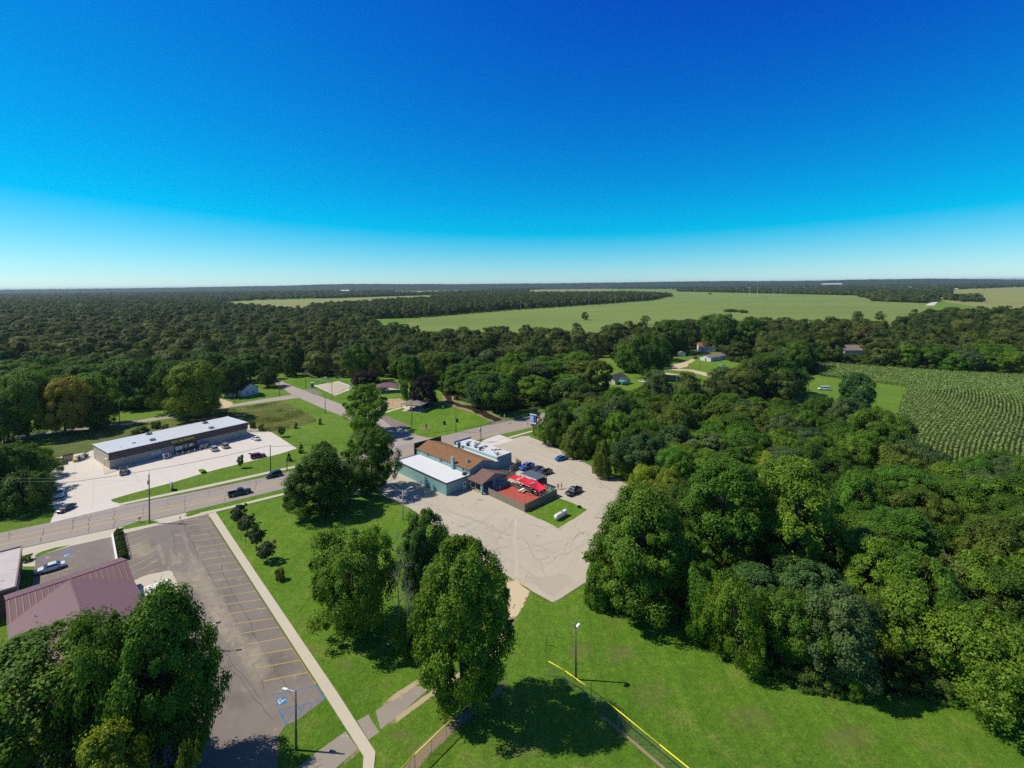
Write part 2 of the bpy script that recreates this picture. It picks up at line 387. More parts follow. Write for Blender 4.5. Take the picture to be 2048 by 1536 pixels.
# ---- roads
RD_FAR=[(-620,1195),(-300,1133),(-60,1079),(0,1066),(100,1045),(245,1011),(400,982),(512,958.5),(584,943),(700,916),(775,897),(831,884),(885,872),(972,851),(1056,833.5),(1150,811),(1260,785)]
RD_NEAR=[(1260,800),(1150,833),(1100,845),(1064,855),(1000,869),(900,894),(790,922),(700,945),(572,976.5),(512,991),(372,1024),(225,1057),(140,1075),(47,1095),(-60,1119),(-300,1174),(-620,1250)]
sheet('road',RD_FAR+RD_NEAR,.016,'road')
sheet('side_street',[(775,897),(750,872),(701,839),(655,821),(585,790),(550,767),(528,752),(548,752),(568,765),(600,778),(682,808),(749,827.5),(761,827),(819,851),(812,860),(826,868),(853,875),(870,876)],.020,'street')
sheet('street_parking',[(749,827.5),(761,826.5),(819,851),(790,858)],.024,'lot')
sheet('court_parking',[(604,779),(625,777.5),(646,788),(631,790.5)],.024,'lot')
sheet('back_road',zz([(1440,505),(1100,563),(870,592),(700,614),(560,630),(330,660),(100,692),(-200,745),(-600,830),(-600,880),(-200,790),(40,735),(300,685),(560,648),(870,614),(1100,585),(1440,530)],(0,700),4)+[(400,823),(442,817.5),(530,804.5),(597,796),(585,789),(495,803.5),(440,813),(400,818)],.018,'street')
sheet('driveway',[(444,811),(452,818),(468,807),(450,800),(432,792),(425,794)],.022,'sand',2,.3)
sheet('yard_lane',[(1325,733),(1352,737),(1385,739.5),(1416,746),(1440,752),(1440,758),(1410,752),(1376,742),(1352,741),(1322,738)],.02,'sand',3,.3)
sheet('yard_lane',[(1340,731),(1362,726),(1384,718),(1392,720),(1378,727),(1374,733),(1352,738)],.024,'sand',3,.3)
sheet('yard_lane',[(1330,745),(1352,748),(1373,755),(1366,758),(1345,752),(1328,749)],.02,'sand',3,.3)
sheet('yard_lawn',[(1320,752),(1328,735),(1352,722),(1400,716),(1450,724),(1462,740),(1440,762),(1380,768),(1320,764)],.01,'grass')
sheet('distant_road',[(1773,655),(1780,650),(1800,645),(1802,648),(1788,653)],.08,'street')
sheet('distant_road',[(1850,611),(1868,601.5),(1884,594),(1889,588.5),(1891.5,588.5),(1888,595),(1878,602),(1868,611)],.12,'concrete')
sheet('distant_road',[(1907,578),(1912,572.5),(1914,572.5),(1917,578)],.12,'concrete')
sheet('verge',[(1868,611),(1878,602),(1888,595),(1890,597),(1884,605),(1882,612)],.11,'grass')
# ---- church parking and its walks
LOT=[(70,1115),(142,1091),(222,1073.5),(290,1056),(414,1027.5),(650,1399),(622,1420),(590,1444),(572,1450),(557,1472),(555,1700),(100,1900),(40,1300),(62,1200)]
sheet('church_parking_lot',LOT,.018,'lot')
sheet('road_apron',[(44,1097),(140,1076),(225,1058),(372,1025.5),(374,1034),(416,1022),(416,1028),(290,1056.5),(222,1074),(142,1092),(70,1114),(70,1133),(46,1133)],.022,'walk')
sheet('kerb_grass',[(69,1112),(76,1106.5),(84,1103),(112,1095),(142,1090),(100,1104),(72,1113.5)],.03,'lawn')
sheet('kerb_grass',[(229,1063.5),(250,1052),(275,1043),(300,1040),(318,1043),(300,1049),(265,1056)],.03,'lawn')
sheet('kerb_grass',[(366,1033),(375,1028),(400,1019),(512,993),(572,979),(572,985),(441,1017),(400,1026)],.03,'lawn')
sheet('concrete_pad',zz([(475,890),(640,800),(760,760),(1060,700),(1110,720),(1190,900),(1190,1000),(1000,1250),(600,1350),(520,1050)],(200,1050),7.68),.026,'walk')
slab('church_sidewalk',[(416,1027.5),(431,1024),(516,1152),(672,1382),(751,1505),(748,1536),(744,1600),(722,1600),(727,1513),(636,1369),(496,1152)],.0,.10,'walk')
slab('sidewalk',[(400,1026),(441,1017.5),(572,985.5),(700,955),(790,932),(790,935),(700,958.5),(572,989.5),(441,1022),(416,1028)],.0,.10,'walk')
slab('sidewalk',[(235,1008.5),(400,973.5),(512,949),(594,931),(706,906),(706,909),(594,935),(512,953.5),(400,978.5),(240,1011.5)],.0,.10,'walk')
sheet('asphalt_path',[(500,1700),(595,1536),(630,1507),(691,1463),(716,1498),(670,1538),(560,1700)],.02,'path')
sheet('asphalt_path',[(714,1442),(737,1429),(745,1445),(759,1464),(737,1480)],.02,'path')
sheet('asphalt_path',[(750,1421),(790,1395),(825,1374),(842,1372),(856,1380),(846,1392),(800,1428),(760,1459)],.02,'path',2,.08)
# ---- store lot
sheet('store_lot',[(104,917),(176,904),(205,893),(300,875),(470,842),(496,850),(544,865),(594,897),(560,907.5),(512,920),(440,937.5),(412,945),(342,966),(300,977),(260,988),(236,995),(222,999),(224,1003),(250,1010),(100,1046),(111,1021),(103,1005),(101,960)],.026,'concrete')
sheet('kerb_grass',[(396,941),(399,938.5),(407,938),(412,941),(416,946.5),(404,949)],.032,'lawn')
slab('shop_walk',zz([(1515,885),(1410,480),(1530,330),(1660,760),(1880,785)],(90,880),12.8),.0,.14,'walk')
mb=MB()
for a,b in (((135,992),(135,992.01)),): pass
joints=MB()
for t in (.12,.25,.38,.5,.62,.75,.87):
    a=G(219.5,939).lerp(G(494,872.5),t); b=G(236,995).lerp(G(594,897),t)
    line_strip(joints,a,b,.07,.030)
for (a,b) in (((112,960),(215,937)),((103,990),(240,962)),((150,910),(150,1030)),((190,905),(185,1020))):
    line_strip(joints,G(*a),G(*b),.07,.030)
o=joints.build('paving_joints',plain('dark joint',(.42,.38,.34),.9)); o['kind']='structure'
# ---- bar lot
BAR=[(762,958),(786,934.5),(801,930),(900,902),(960,886),(985,890),(1042,873),(1057,871.5),(1095,886),(1130,901.5),(1185,932),(1230,955),(1273,976.5),(1237,1012),(1197,1090),(1170,1150),(1180,1160),(1122,1198),(1105,1205.5),(1062,1183),(1030,1161),(975,1133),(925,1091),(870,1053),(811,1012.5),(780,1000),(758,984)]
sheet('gravel_lot',BAR,.028,'gravel',3,.12)
sheet('drive_apron',[(958,886),(972,878),(998,869.5),(1007,872),(1028,880),(1010,886),(985,892),(965,893)],.033,'concrete')
sheet('walkway',[(697,984),(712,970),(724,981),(716,987)],.02,'walk')
slab('sidewalk',[(1012,876),(1064,861.5),(1066,863.5),(1017,878)],.0,.10,'walk')
sheet('tank_lawn',[(1049,1025.5),(1114,995),(1130,1000),(1174,1019.5),(1150,1037),(1118,1056),(1085,1041)],.034,'lawn',2,.12)
sheet('deck_yard',[(978,991),(1017,972),(1078,974),(1112,992),(1048,1024)],.034,'dryg')
# ---- park surfaces
sheet('sport_court',[(627,771.5),(676.6,762.4),(712,775),(669.7,791.5)],.02,'concrete')
sheet('court_sand',[(632,771.5),(676,763.8),(706,775),(669.7,788)],.03,'mulch' if False else 'gravel')
sheet('play_surface',[(752,823),(757,806),(770,799),(800,796.5),(812,803),(811,812)],.02,'mulch',2,.2)
sheet('park_path',[(760,827),(790,817),(812,812),(813,814.5),(790,820),(764,829)],.022,'walk')
sheet('park_path',[(770,774),(792,778.5),(800,778),(802,780),(790,781.5),(768,776)],.022,'walk')
sheet('pavilion_floor',[(806,816),(820,812),(836,814),(856,818),(830,825)],.026,'concrete')
sheet('creek_bank',[(884,783),(896,783),(905,792),(912,803),(952,811),(990,830),(1012,842),(990,848),(940,822),(905,814),(884,805)],.018,'soil',3,.5)
sheet('creek',[(894,783),(902,788),(906,803),(925,809),(952,813),(984,828),(1005,841),(992,844),(960,830),(942,820),(908,811),(893,803),(889,792)],.03,'water',3,.4)
# ---- painted markings
mb=MB()
def poly_line(mb,px,w,z):
    P=[G(*p) for p in px]
    for a,b in zip(P,P[1:]): line_strip(mb,a,b,w,z)
low=[(-620,1223),(-300,1152),(0,1090),(145,1060),(325,1022),(412,1004),(584,962),(790,914),(1000,863.5),(1053,850),(1085,841.5),(1180,817)]
upp=[(-620,1209),(-300,1139),(0,1079),(90,1061),(275,1025.5),(425,996.5),(584,955.5),(790,906),(1000,857),(1029,850),(1085,836.5),(1180,813)]
poly_line(mb,low,.36,.021); poly_line(mb,upp,.26,.021)
mb.build('road_markings',M['yellow'])['kind']='structure'
mb=MB()
right=zz([((1470,165),(1680,148)),((1500,205),(1705,183)),((1480,250),(1725,220)),((1525,288),(1750,260)),((1545,330),(1780,300)),((1570,378),(1830,345)),((1600,425),(1840,393))] and [],(0,0),1)
for (x0,y0),(x1,y1) in (((1470,165),(1680,148)),((1500,205),(1705,183)),((1480,250),(1728,220)),((1525,288),(1752,260)),((1545,330),(1785,300)),((1570,378),(1818,345)),((1600,425),(1845,393))):
    line_strip(mb,G(x0/4,1000+y0/4),G(x1/4,1000+y1/4),.12,.023)
for (x0,y0),(x1,y1) in (((20,477),(270,440)),((48,530),(303,493)),((78,587),(340,548)),((107,648),(375,606)),((130,712),(412,666)),((172,771),(452,730)),((203,838),(490,795)),((238,912),(540,862)),((278,991),(597,945)),((320,1070),(640,1015)),((365,1158),(690,1100)),((412,1247),(748,1188)),((458,1347),(803,1280)),((512,1450),(868,1378))):
    line_strip(mb,G(400+x0/4,1000+y0/4),G(400+x1/4,1000+y1/4),.12,.023)
for (x0,y0),(x1,y1) in (((275,245),(680,75)),((295,330),(715,145)),((310,412),(740,220)),((330,510),(780,290)),((415,568),(795,378)),((435,665),(845,460)),((450,772),(880,550)),((480,885),(900,660))):
    line_strip(mb,G(200+x0/7.68,1050+y0/7.68),G(200+x1/7.68,1050+y1/7.68),.12,.023)
for (x0,y0),(x1,y1) in (((285,630),(575,545)),((285,690),(540,610))):
    line_strip(mb,G(x0/4,1000+y0/4),G(x1/4,1000+y1/4),.12,.023)
for t in range(0,7):
    a=G(760,828).lerp(G(815,852),t/6); line_strip(mb,a,a+Vector((-3.5,-3.5,0)),.10,.027)
mb.build('parking_lines',M['yellow'])['kind']='structure'
mb=MB()
line_strip(mb,G(417,1031),G(632,1369),.14,.023)
mb.build('edge_line',M['yellow'])['kind']='structure'
mb=MB(); O=(400,1152)
def B(p): return G(O[0]+p[0]/4,O[1]+p[1]/4)
for a,b in (((568,953),(935,880)),((935,880),(1000,990)),((630,1075),(1000,990)),((630,1075),(690,1185)),((690,1075),(660,1128)),((760,1065),(690,1180)),((830,1035),(790,1125)),((895,1020),(878,1072))):
    line_strip(mb,B(a),B(b),.13,.024)
for (a,b) in (((290,460),(380,475)),((380,435),(500,440)),((470,408),(560,418)),((570,375),(570,440)),((300,490),(330,475))):
    line_strip(mb,G(a[0]/4,1000+a[1]/4),G(b[0]/4,1000+b[1]/4),.13,.024)
mb.build('bay_lines',M['blue_paint'])['kind']='structure'
# wheelchair bay squares with the white symbol
def access_sign(c4,flip=1):
    mb=MB(); mb.poly([Vector((p.x,p.y,.025)) for p in c4]); mb.build('bay_square',M['blue_paint'])['kind']='structure'
    mb=MB()
    def q(u,v): 
        a=c4[0].lerp(c4[1],u); b=c4[3].lerp(c4[2],u); return a.lerp(b,v)
    cx,cy=.42,.62
    ring=[(cx+.24*math.cos(t),cy+.24*math.sin(t)) for t in [R(-60+i*20) for i in range(14)]]
    for a,b in zip(ring,ring[1:]): line_strip(mb,q(*a),q(*b),.13,.029)
    for a,b in (((.45,.18),(.47,.55)),((.47,.55),(.72,.55)),((.72,.55),(.85,.80)),((.45,.34),(.66,.36))): line_strip(mb,q(*a),q(*b),.13,.029)
    hd=[q(.44+.07*math.cos(t),.11+.07*math.sin(t)) for t in [2*math.pi*i/10 for i in range(10)]]
    mb.poly([Vector((p.x,p.y,.029)) for p in hd])
    mb.build('bay_symbol',M['white_paint'])['kind']='structure'
access_sign([B((695,965)),B((715,1015)),B((612,1040)),B((618,985))] if False else [B((690,962)),B((692,1020)),B((612,1040)),B((618,982))])
access_sign([G(141.5,1106),G(142,1110.5),G(127,1115.5),G(126.5,1110)])
# ---- cracks and seams
rg=random.Random(5)
def crack(mb,a,b,w,z,j=.5,n=7):
    a,b=Vector(a),Vector(b); P=[a.lerp(b,i/n)+Vector((rg.gauss(0,j),rg.gauss(0,j),0)) for i in range(n+1)]
    for p,q in zip(P,P[1:]): line_strip(mb,p,q,w,z)
mb=MB()
for t in (.05,.1,.16,.21,.24,.28,.33,.37,.40,.44,.47,.52,.58,.66,.74,.80,.86,.9):
    i=t*1180-100
    def edge(L,x):
        for (x0,y0),(x1,y1) in zip(L,L[1:]):
            if min(x0,x1)<=x<=max(x0,x1): return G(x,y0+(y1-y0)*(x-x0)/(x1-x0))
        return G(*L[0])
    a=edge(RD_FAR,i); b=edge(RD_NEAR[::-1],i-rg.uniform(2,9)); k=rg.choice([.55,.7,.95,.4]); s0=rg.uniform(0,.3)
    crack(mb,a.lerp(b,s0),a.lerp(b,min(.97,s0+k)),rg.uniform(.05,.13),.0195,.22,6)
mb.build('road_cracks',M['tar'])['kind']='structure'
mb=MB()
for a,b,w in (((360,1030),(400,1120),.08),((400,1120),(470,1240),.07),((470,1240),(530,1380),.06),((345,1060),(352,1130),.08),((415,1060),(445,1120),.07),((440,1130),(520,1290),.08),((520,1290),(600,1420),.06),((440,1290),(520,1400),.06),((330,1085),(385,1072),.08),((430,1345),(485,1325),.06),((455,1320),(545,1440),.06),((250,1110),(330,1080),.05),((395,1155),(440,1145),.06)):
    crack(mb,G(*a),G(*b),w,.0225,.16,9)
mb.build('lot_cracks',M['tar'])['kind']='structure'
mb=MB()
for a,b,w in (((1018,895),(1240,985),.10),((1057,880),(1200,945),.10),((1144,1078),(1172,1062),.14),((1130,1045),(1118,1062),.1),((1060,1050),(1118,1056),.1),((860,1010),(980,1050),.07),((880,1040),(1030,1085),.06),((1080,950),(1180,1000),.08),((930,1070),(1010,1010),.06),((1140,905),(1175,930),.1),((985,1100),(1030,1090),.07),((1040,1100),(1150,1075),.06),((820,990),(900,1030),.06),((900,1060),(960,1040),.06),((1190,985),(1260,985),.07),((880,1065),(985,1035),.07),((990,1090),(1025,1040),.06),((1045,1070),(1090,1150),.07),((1090,1130),(1165,1090),.07),((1050,1150),(1110,1195),.08),((1160,940),(1230,985),.08),((780,985),(840,1010),.07),((830,975),(880,1000),.06),((1100,1030),(1180,1075),.06)):
    crack(mb,G(*a),G(*b),w,.0335,.3,10)
mb.build('paving_cracks',plain('faint crack',(.22,.19,.16),.9))['kind']='structure'
# ---- spills and stains
fm=FadeMesh()
fm.strip([(1032.5,1022),(1028,1045),(1027,1072),(1029,1110),(1031,1160)],.036,lambda t:.6+.25*t)
fm.blob([(1026,1162),(1050,1172),(1075,1183),(1108,1204),(1122,1196),(1165,1165),(1150,1140),(1080,1150),(1030,1145)],.037)
fm.build('sand_spill','f_pale')
sheet('paving_seam',[(1029.5,1026),(1034.5,1026),(1031,1072),(1034,1110),(1036,1160),(1027,1160),(1026.5,1110),(1024.5,1072)],.0352,'seam',2,.04)
fm=FadeMesh()
fm.blob([(1012,1160),(1035,1160),(1062,1181),(1050,1205),(1030,1240),(1012,1262),(1000,1255),(1012,1215)],.038,1.15)
fm.blob([(1010,1240),(1030,1238),(1005,1290),(985,1320),(975,1310),(992,1280)],.038,1.15)
fm.build('sand_track','f_sand2')
fm=FadeMesh()
fm.strip([(748,1424),(790,1394),(822,1373),(850,1355),(880,1350)],.024,.9)
fm.strip([(757,1466),(800,1434),(850,1397),(875,1380),(920,1350),(990,1300)],.024,.8)
fm.strip([(735,1482),(716,1500),(690,1528),(660,1560)],.024,.6)
fm.build('path_verge','f_verge')
fm=FadeMesh()
fm.blob(zz([(1190,330),(1250,280),(1290,330),(1350,540),(1420,620),(1320,600),(1240,380)],(0,1000),4),.025)
fm.blob(zz([(1180,560),(1350,520),(1600,560),(1680,640),(1700,760),(1640,800),(1560,700),(1420,700),(1250,680),(1050,650)],(0,1000),4),.025,1.1)
fm.blob(zz([(1600,780),(1700,820),(1780,960),(1880,1090),(1900,1260),(1800,1180),(1700,980)],(0,1000),4),.025,1.1)
fm.strip(zz([(1450,210),(1500,380),(1570,540),(1660,700),(1740,830)],(0,1000),4),.025,.7,.8)
fm.blob([(350,1075),(390,1090),(450,1180),(510,1290),(560,1400),(530,1420),(470,1330),(400,1220),(350,1130)],.0252,1.1)
fm.blob([(330,1090),(362,1085),(380,1130),(360,1150),(335,1130)],.0252,1.2)
fm.blob([(460,1250),(520,1260),(560,1350),(520,1400),(470,1340)],.0254,1.2)
fm.blob([(240,1085),(300,1075),(330,1100),(290,1130),(245,1120)],.0252,1.2)
fm.build('sand_wash','f_sand')
fm=FadeMesh()
for c,rx,ry in (((240,1100),26,16),((300,1090),22,14),((455,1200),30,30),((560,1330),40,40),((500,1280),30,30),((390,1060),20,14),((475,1400),40,30)):
    fm.blob([(c[0]+rx*math.cos(t),c[1]+ry*math.sin(t)) for t in [2*math.pi*i/14 for i in range(14)]],.0215,1.2)
for c,rx,ry in (((960,1000),14,4),((953,1008),5,3),((1110,893),9,4)):
    fm.blob([(c[0]+rx*math.cos(t),c[1]+ry*math.sin(t)) for t in [2*math.pi*i/14 for i in range(14)]],.0315,1.2)
for x,y,a,b in ((985,1052,5,2),(1000,1075,4,2),(1076,1072,7,2),(1092,1060,5,2),(905,1045,6,2),(1065,1100,5,2),(925,1010,4,2),(1150,960,6,2),(1200,975,5,2),(1120,1150,6,3),(1060,885,6,2),(1012,1040,4,2)): fm.blob([(x+a*math.cos(t),y+b*math.sin(t)) for t in [2*math.pi*i/10 for i in range(10)]],.0345,1.3)
fm.build('dark_patches','f_dark')
fm=FadeMesh()
for c,rx,ry in (((615,1245),30,24),((640,1240),26,16),((900,1440),60,18),((800,1470),40,18),((1300,1390),60,40),((1240,1310),50,30),((1160,1300),40,24),((1230,1240),34,14),((540,1085),22,14),((620,1300),24,22),((1500,1440),70,40),((690,1330),30,20),((840,1500),40,26),((1040,1500),50,30),((1700,1480),80,40)):
    fm.blob([(c[0]+rx*math.cos(t),c[1]+ry*math.sin(t)) for t in [2*math.pi*i/14 for i in range(14)]],.008,1.3)
fm.build('dry_turf','f_dry')
fm=FadeMesh()   # tyre ring on the paving
ring=[G(1082,1110)+Vector((1.9*math.cos(t),1.7*math.sin(t),0)) for t in [2*math.pi*i/30 for i in range(31)]]
fm.strip(ring,.0355,.22,.9,world=True)
ring=[G(1078,1112)+Vector((2.4*math.cos(t),2.2*math.sin(t),0)) for t in [2*math.pi*i/30 for i in range(2,25)]]
fm.strip(ring,.0355,.16,.7,world=True)
fm.build('tyre_ring','f_dark')
fm=FadeMesh()
fm.strip([(1188,1420),(1201,1428),(1320,1530),(1420,1615)],.009,.35)
fm.strip([(1015,1362),(960,1405),(905,1450),(850,1500),(800,1560)],.009,1.5)
fm.build('warning_track','f_soil')
fm=FadeMesh()
fm.strip([(1030,1161),(1062,1183),(1105,1206),(1122,1198),(1180,1160)],.040,.3)
fm.strip([(1057,871.5),(1095,886),(1130,901.5),(1185,932),(1273,976.5)],.032,.9)
fm.strip([(811,1012.5),(870,1053),(925,1091),(975,1133),(1030,1161)],.032,.5)
fm.strip([(416,1031),(640,1378)],.0245,.25,.9)
fm.build('weed_edge','f_weed')

# faint wheel tracks and weathering across the pale lot
fm=FadeMesh()
for k,(a,b) in enumerate((((990,905),(1235,985)),((1000,900),(1215,1000)),((1030,895),(1190,950)),((830,1005),(1050,1080)),((850,1000),(1120,1110)),((1180,990),(1120,1120)),((1210,1000),(1130,1150)),((900,1040),(1090,1170)),((800,965),(900,1015)),((1060,1130),(1170,1060)))):
    for o_ in (0,9): fm.strip([(a[0]+o_,a[1]),((a[0]+b[0])/2+o_,(a[1]+b[1])/2+rg.uniform(-8,8)),(b[0]+o_,b[1])],.0332,.5,.75)
fm.build('wheel_tracks','f_track')
# ---------------------------------------------------------------- foliage
def leaf_mesh(name, P, N, size, v, mat, aspect=.62, seed=0):
    """one small diamond leaf spray per point P facing N; v = light or dark leaf"""
    rg=np.random.default_rng(seed); n=len(P)
    t=rg.normal(size=(n,3)); a=np.cross(N,t); a/=np.linalg.norm(a,axis=1,keepdims=True)+1e-9
    b=np.cross(N,a); s=size[:,None]
    bend=N*s*.18
    V=np.stack([P-a*s-bend,P+b*s*aspect,P+a*s-bend,P-b*s*aspect],1).reshape(-1,3).astype(np.float32)
    me=bpy.data.meshes.new(name); me.vertices.add(4*n); me.vertices.foreach_set('co',V.ravel())
    me.loops.add(4*n); me.loops.foreach_set('vertex_index',np.arange(4*n,dtype=np.int32))
    me.polygons.add(n); me.polygons.foreach_set('loop_start',np.arange(0,4*n,4,dtype=np.int32)); me.polygons.foreach_set('loop_total',np.full(n,4,np.int32))
    at=me.attributes.new('v','FLOAT','FACE'); at.data.foreach_set('value',v.astype(np.float32))
    me.update(calc_edges=True); me.materials.append(M[mat]); return me
PROF={
 'round': lambda t: np.sqrt(np.clip(1-(1.9*t-.85)**2,0,1)),
 'dome':  lambda t: np.clip(1.05-.9*t**2.4,0,1)*np.clip(.55+2.5*t,0,1),
 'oval':  lambda t: np.clip(np.sin(np.pi*np.clip(t*.93+.05,0,1)),0,1)**.6*.98,
 'cone':  lambda t: np.clip(1-t,0,1)**.9+.02,
 'spread':lambda t: np.clip(.35+1.3*t,0,1)*np.sqrt(np.clip(1-(np.clip(t-.55,0,1)/.47)**2,0,1)),
}
def crown(name, seed, n_cl, per, leaf, Rr, z0, z1, prof='round', rc=(.17,.30), lobes=.2, mat='leaf', flat=1.0, up=.35, fill=.35, soft=0):
    rg=np.random.default_rng(seed); f=PROF[prof]; C=[]; H=z1-z0
    ph=rg.uniform(0,6.28,6); kk=rg.integers(2,5,3)
    while len(C)<n_cl:
        t=rg.uniform(0,1); th=rg.uniform(0,6.283)
        if rg.uniform()>f(np.array(t))**.8+.1: continue
        k=1+lobes*(np.sin(kk[0]*th+ph[0]+3*t)*.6+np.sin(kk[1]*th+ph[1]-5*t)*.4+np.sin(9*t+ph[2]+th)*.4)
        r=f(np.array(t))*Rr*k*((fill+(1-fill)*rg.uniform()**.45))
        C.append((r*np.cos(th),r*np.sin(th),z0+t*H))
    C=np.array(C); rcl=rg.uniform(rc[0]*.62,rc[1]*1.05,len(C))*Rr
    C[:,2]=np.clip(C[:,2],z0+rcl*.4,z1-rcl*flat*.9)
    zc=z0+H*.42; out=C-np.array([0,0,zc]); out[:,2]*=.7; out/=np.linalg.norm(out,axis=1,keepdims=True)+1e-6
    ci=np.repeat(np.arange(len(C)),per); n=len(ci)
    d=rg.normal(size=(n,3))+.75*out[ci]+np.array([0,0,.35]); d/=np.linalg.norm(d,axis=1,keepdims=True)
    rad=rcl[ci]*rg.uniform(.45,1.06,n)*np.where(rg.uniform(0,1,n)<.09,rg.uniform(1.0,1.45,n),1.0)
    P=C[ci]+d*rad[:,None]*np.array([1,1,flat])
    N=(.85-.25*soft)*d+(.5+.7*soft)*out[ci]+rg.normal(size=(n,3))*(.55-.2*soft)+np.array([0,0,up]); N/=np.linalg.norm(N,axis=1,keepdims=True)
    cv=rg.uniform(0,1,len(C)); v=np.clip(.5*cv[ci]+.5*rg.uniform(0,1,n),0,1)
    return leaf_mesh(name,P,N,leaf*rg.uniform(.65,1.35,n),v,mat,seed=seed+1)
def trunk(name, seed, h, r, Rr, z0, z1, n=9, mat='bark', split=.35, twigs=0):
    rg=random.Random(seed); mb=MB()
    p=[Vector((0,0,-.15)),Vector((rg.gauss(0,.1),rg.gauss(0,.1),h*.25)),Vector((rg.gauss(0,.2),rg.gauss(0,.2),h*.5)),Vector((rg.gauss(0,.35),rg.gauss(0,.35),h*.8))]
    rr=[r*1.35,r,r*.75,r*.3]
    for i in range(3): mb.tube(p[i],p[i+1],rr[i],rr[i+1],8,False)
    for i in range(n):
        t=rg.uniform(split*.7,.75); b=p[1].lerp(p[3],t)
        a=rg.uniform(0,6.28); L=Rr*rg.uniform(.5,.9)
        m=b+Vector((math.cos(a)*L*.5,math.sin(a)*L*.5,(z1-b.z)*rg.uniform(.15,.3)))
        e=b+Vector((math.cos(a)*L,math.sin(a)*L,(z1-b.z)*rg.uniform(.3,.7)))
        mb.tube(b,m,r*.42,r*.26,6,False); mb.tube(m,e,r*.26,r*.06,5,False)
        for k in range(twigs):
            q=m.lerp(e,rg.uniform(0,1)); mb.tube(q,q+Vector((rg.gauss(0,.9),rg.gauss(0,.9),rg.uniform(.3,1.6))),r*.1,r*.03,4,False)
    me=mb.build(name,M[mat],None,True); m=me.data; bpy.data.objects.remove(me); return m
# prototype trees: (crown mesh, trunk mesh, crown radius, height)
PR={}
def proto(key, seed, Rr, h, z0, prof, n_cl, per, leaf, tr=.28, **kw):
    PR[key]=(crown('crown',seed,n_cl,per,leaf,Rr,z0,h,prof,**kw),trunk('trunk',seed,h,tr,Rr,z0,h),Rr,h)
proto('maple',11,6,13,1.2,'dome',210,330,.135,rc=(.13,.24),lobes=.16)
proto('maple2',12,6,13,1.6,'round',190,330,.135,rc=(.13,.24),lobes=.22)
proto('oak',13,6,12,1.5,'round',140,280,.16,rc=(.16,.30),lobes=.3)
proto('elm',14,5,13,2.0,'spread',115,280,.16,rc=(.17,.30),lobes=.34)
proto('ash',15,4.5,13,1.2,'oval',125,270,.155,rc=(.17,.32),lobes=.28)
proto('poplar',16,4,14,1.0,'oval',150,330,.125,rc=(.16,.30),lobes=.25)
proto('dark',17,5.5,13,.8,'dome',150,290,.15,rc=(.15,.28),lobes=.2)
proto('loose',18,5,11,1.0,'round',125,220,.15,rc=(.15,.34),lobes=.38,up=.2)
proto('bushy',19,4.2,8,.3,'dome',100,240,.14,rc=(.18,.34),lobes=.3)
proto('willow',20,5,10,.6,'dome',150,190,.15,rc=(.12,.27),lobes=.36,up=.2,flat=.85)
proto('tall',25,5,14,.9,'oval',200,320,.125,rc=(.14,.27),lobes=.16)
proto('twolobe',21,4.6,14,1.5,'oval',130,290,.14,rc=(.15,.27),lobes=.5)
proto('spruce',22,2,6,.2,'cone',90,80,.14,rc=(.12,.24),lobes=.05,tr=.12,flat=.5,up=0,fill=.2)
proto('young',23,1.5,3.6,1.0,'round',60,110,.11,fill=.1,rc=(.16,.34),lobes=.25,tr=.06)
proto('shrub',24,1.6,2.0,.0,'dome',40,150,.09,rc=(.2,.4),lobes=.3,tr=.05)
# hills of fewer, larger sprays for woods farther off
LOW={}
for i,(k,Rr,h,pf,lb) in enumerate((('a',6,12,'dome',.2),('b',5.5,12.5,'round',.28),('c',5,13,'oval',.25),('d',6,11.5,'round',.3))):
    LOW[k]=(crown('crown',40+i,55,34,.55,Rr,.8,h,pf,rc=(.22,.38),lobes=lb,soft=1),trunk('trunk',40+i,h,.25,Rr,.8,h,4),Rr,h)
GREEN={'deep':(0.071,0.145,0.016),'green':(0.097,0.189,0.018),'bright':(0.135,0.236,0.020),'yellow':(0.194,0.257,0.022),'lime':(0.257,0.326,0.027),'olive':(0.128,0.181,0.025),'grey':(0.108,0.168,0.054),'blue':(0.073,0.152,0.043),'purple':(0.041,0.027,0.025),'bronze':(.085,.125,.050),'orange':(0.388,0.210,0.027),'spruce':(0.043,0.089,0.022),'black':(0.050,0.097,0.014),'vivid':(0.096,0.215,0.020)}
trng=random.Random(77)
def tree_at(P, h, rad, key, hue, label, group=None, name='tree', cat='tree', jitter=.12, rz=None, low=False):
    cm,tm,Rr,H0=(LOW if low else PR)[key]
    c=Vector(GREEN[hue]) if isinstance(hue,str) else Vector(hue)
    c=c*(1+trng.uniform(-jitter,jitter)); c.x*=1+trng.uniform(-.07,.05)
    t=thing(name,label,cat,(P.x,P.y,0),trng.uniform(0,6.28) if rz is None else rz,group)
    t.scale=(rad/Rr,rad/Rr,h/H0)
    for nm,me in (('crown',cm),('trunk',tm)):
        o=bpy.data.objects.new(nm,me); col.objects.link(o); o.parent=t
        o.color=(c.x,c.y,c.z,1) if nm=='crown' else (1,1,1,1)
    return t
def tree_px(bx,by,topy,wpx,key,hue,label,**kw):
    P=G(bx,by); h=hgt(bx,by,topy); return tree_at(P,h,wpx/2*P.y/F*.86,key,hue,label,**kw)
PLACED=[]
def T(*a,**kw):
    t=tree_px(*a,**kw); PLACED.append((t.location.x,t.location.y,t.scale.x*4)); return t
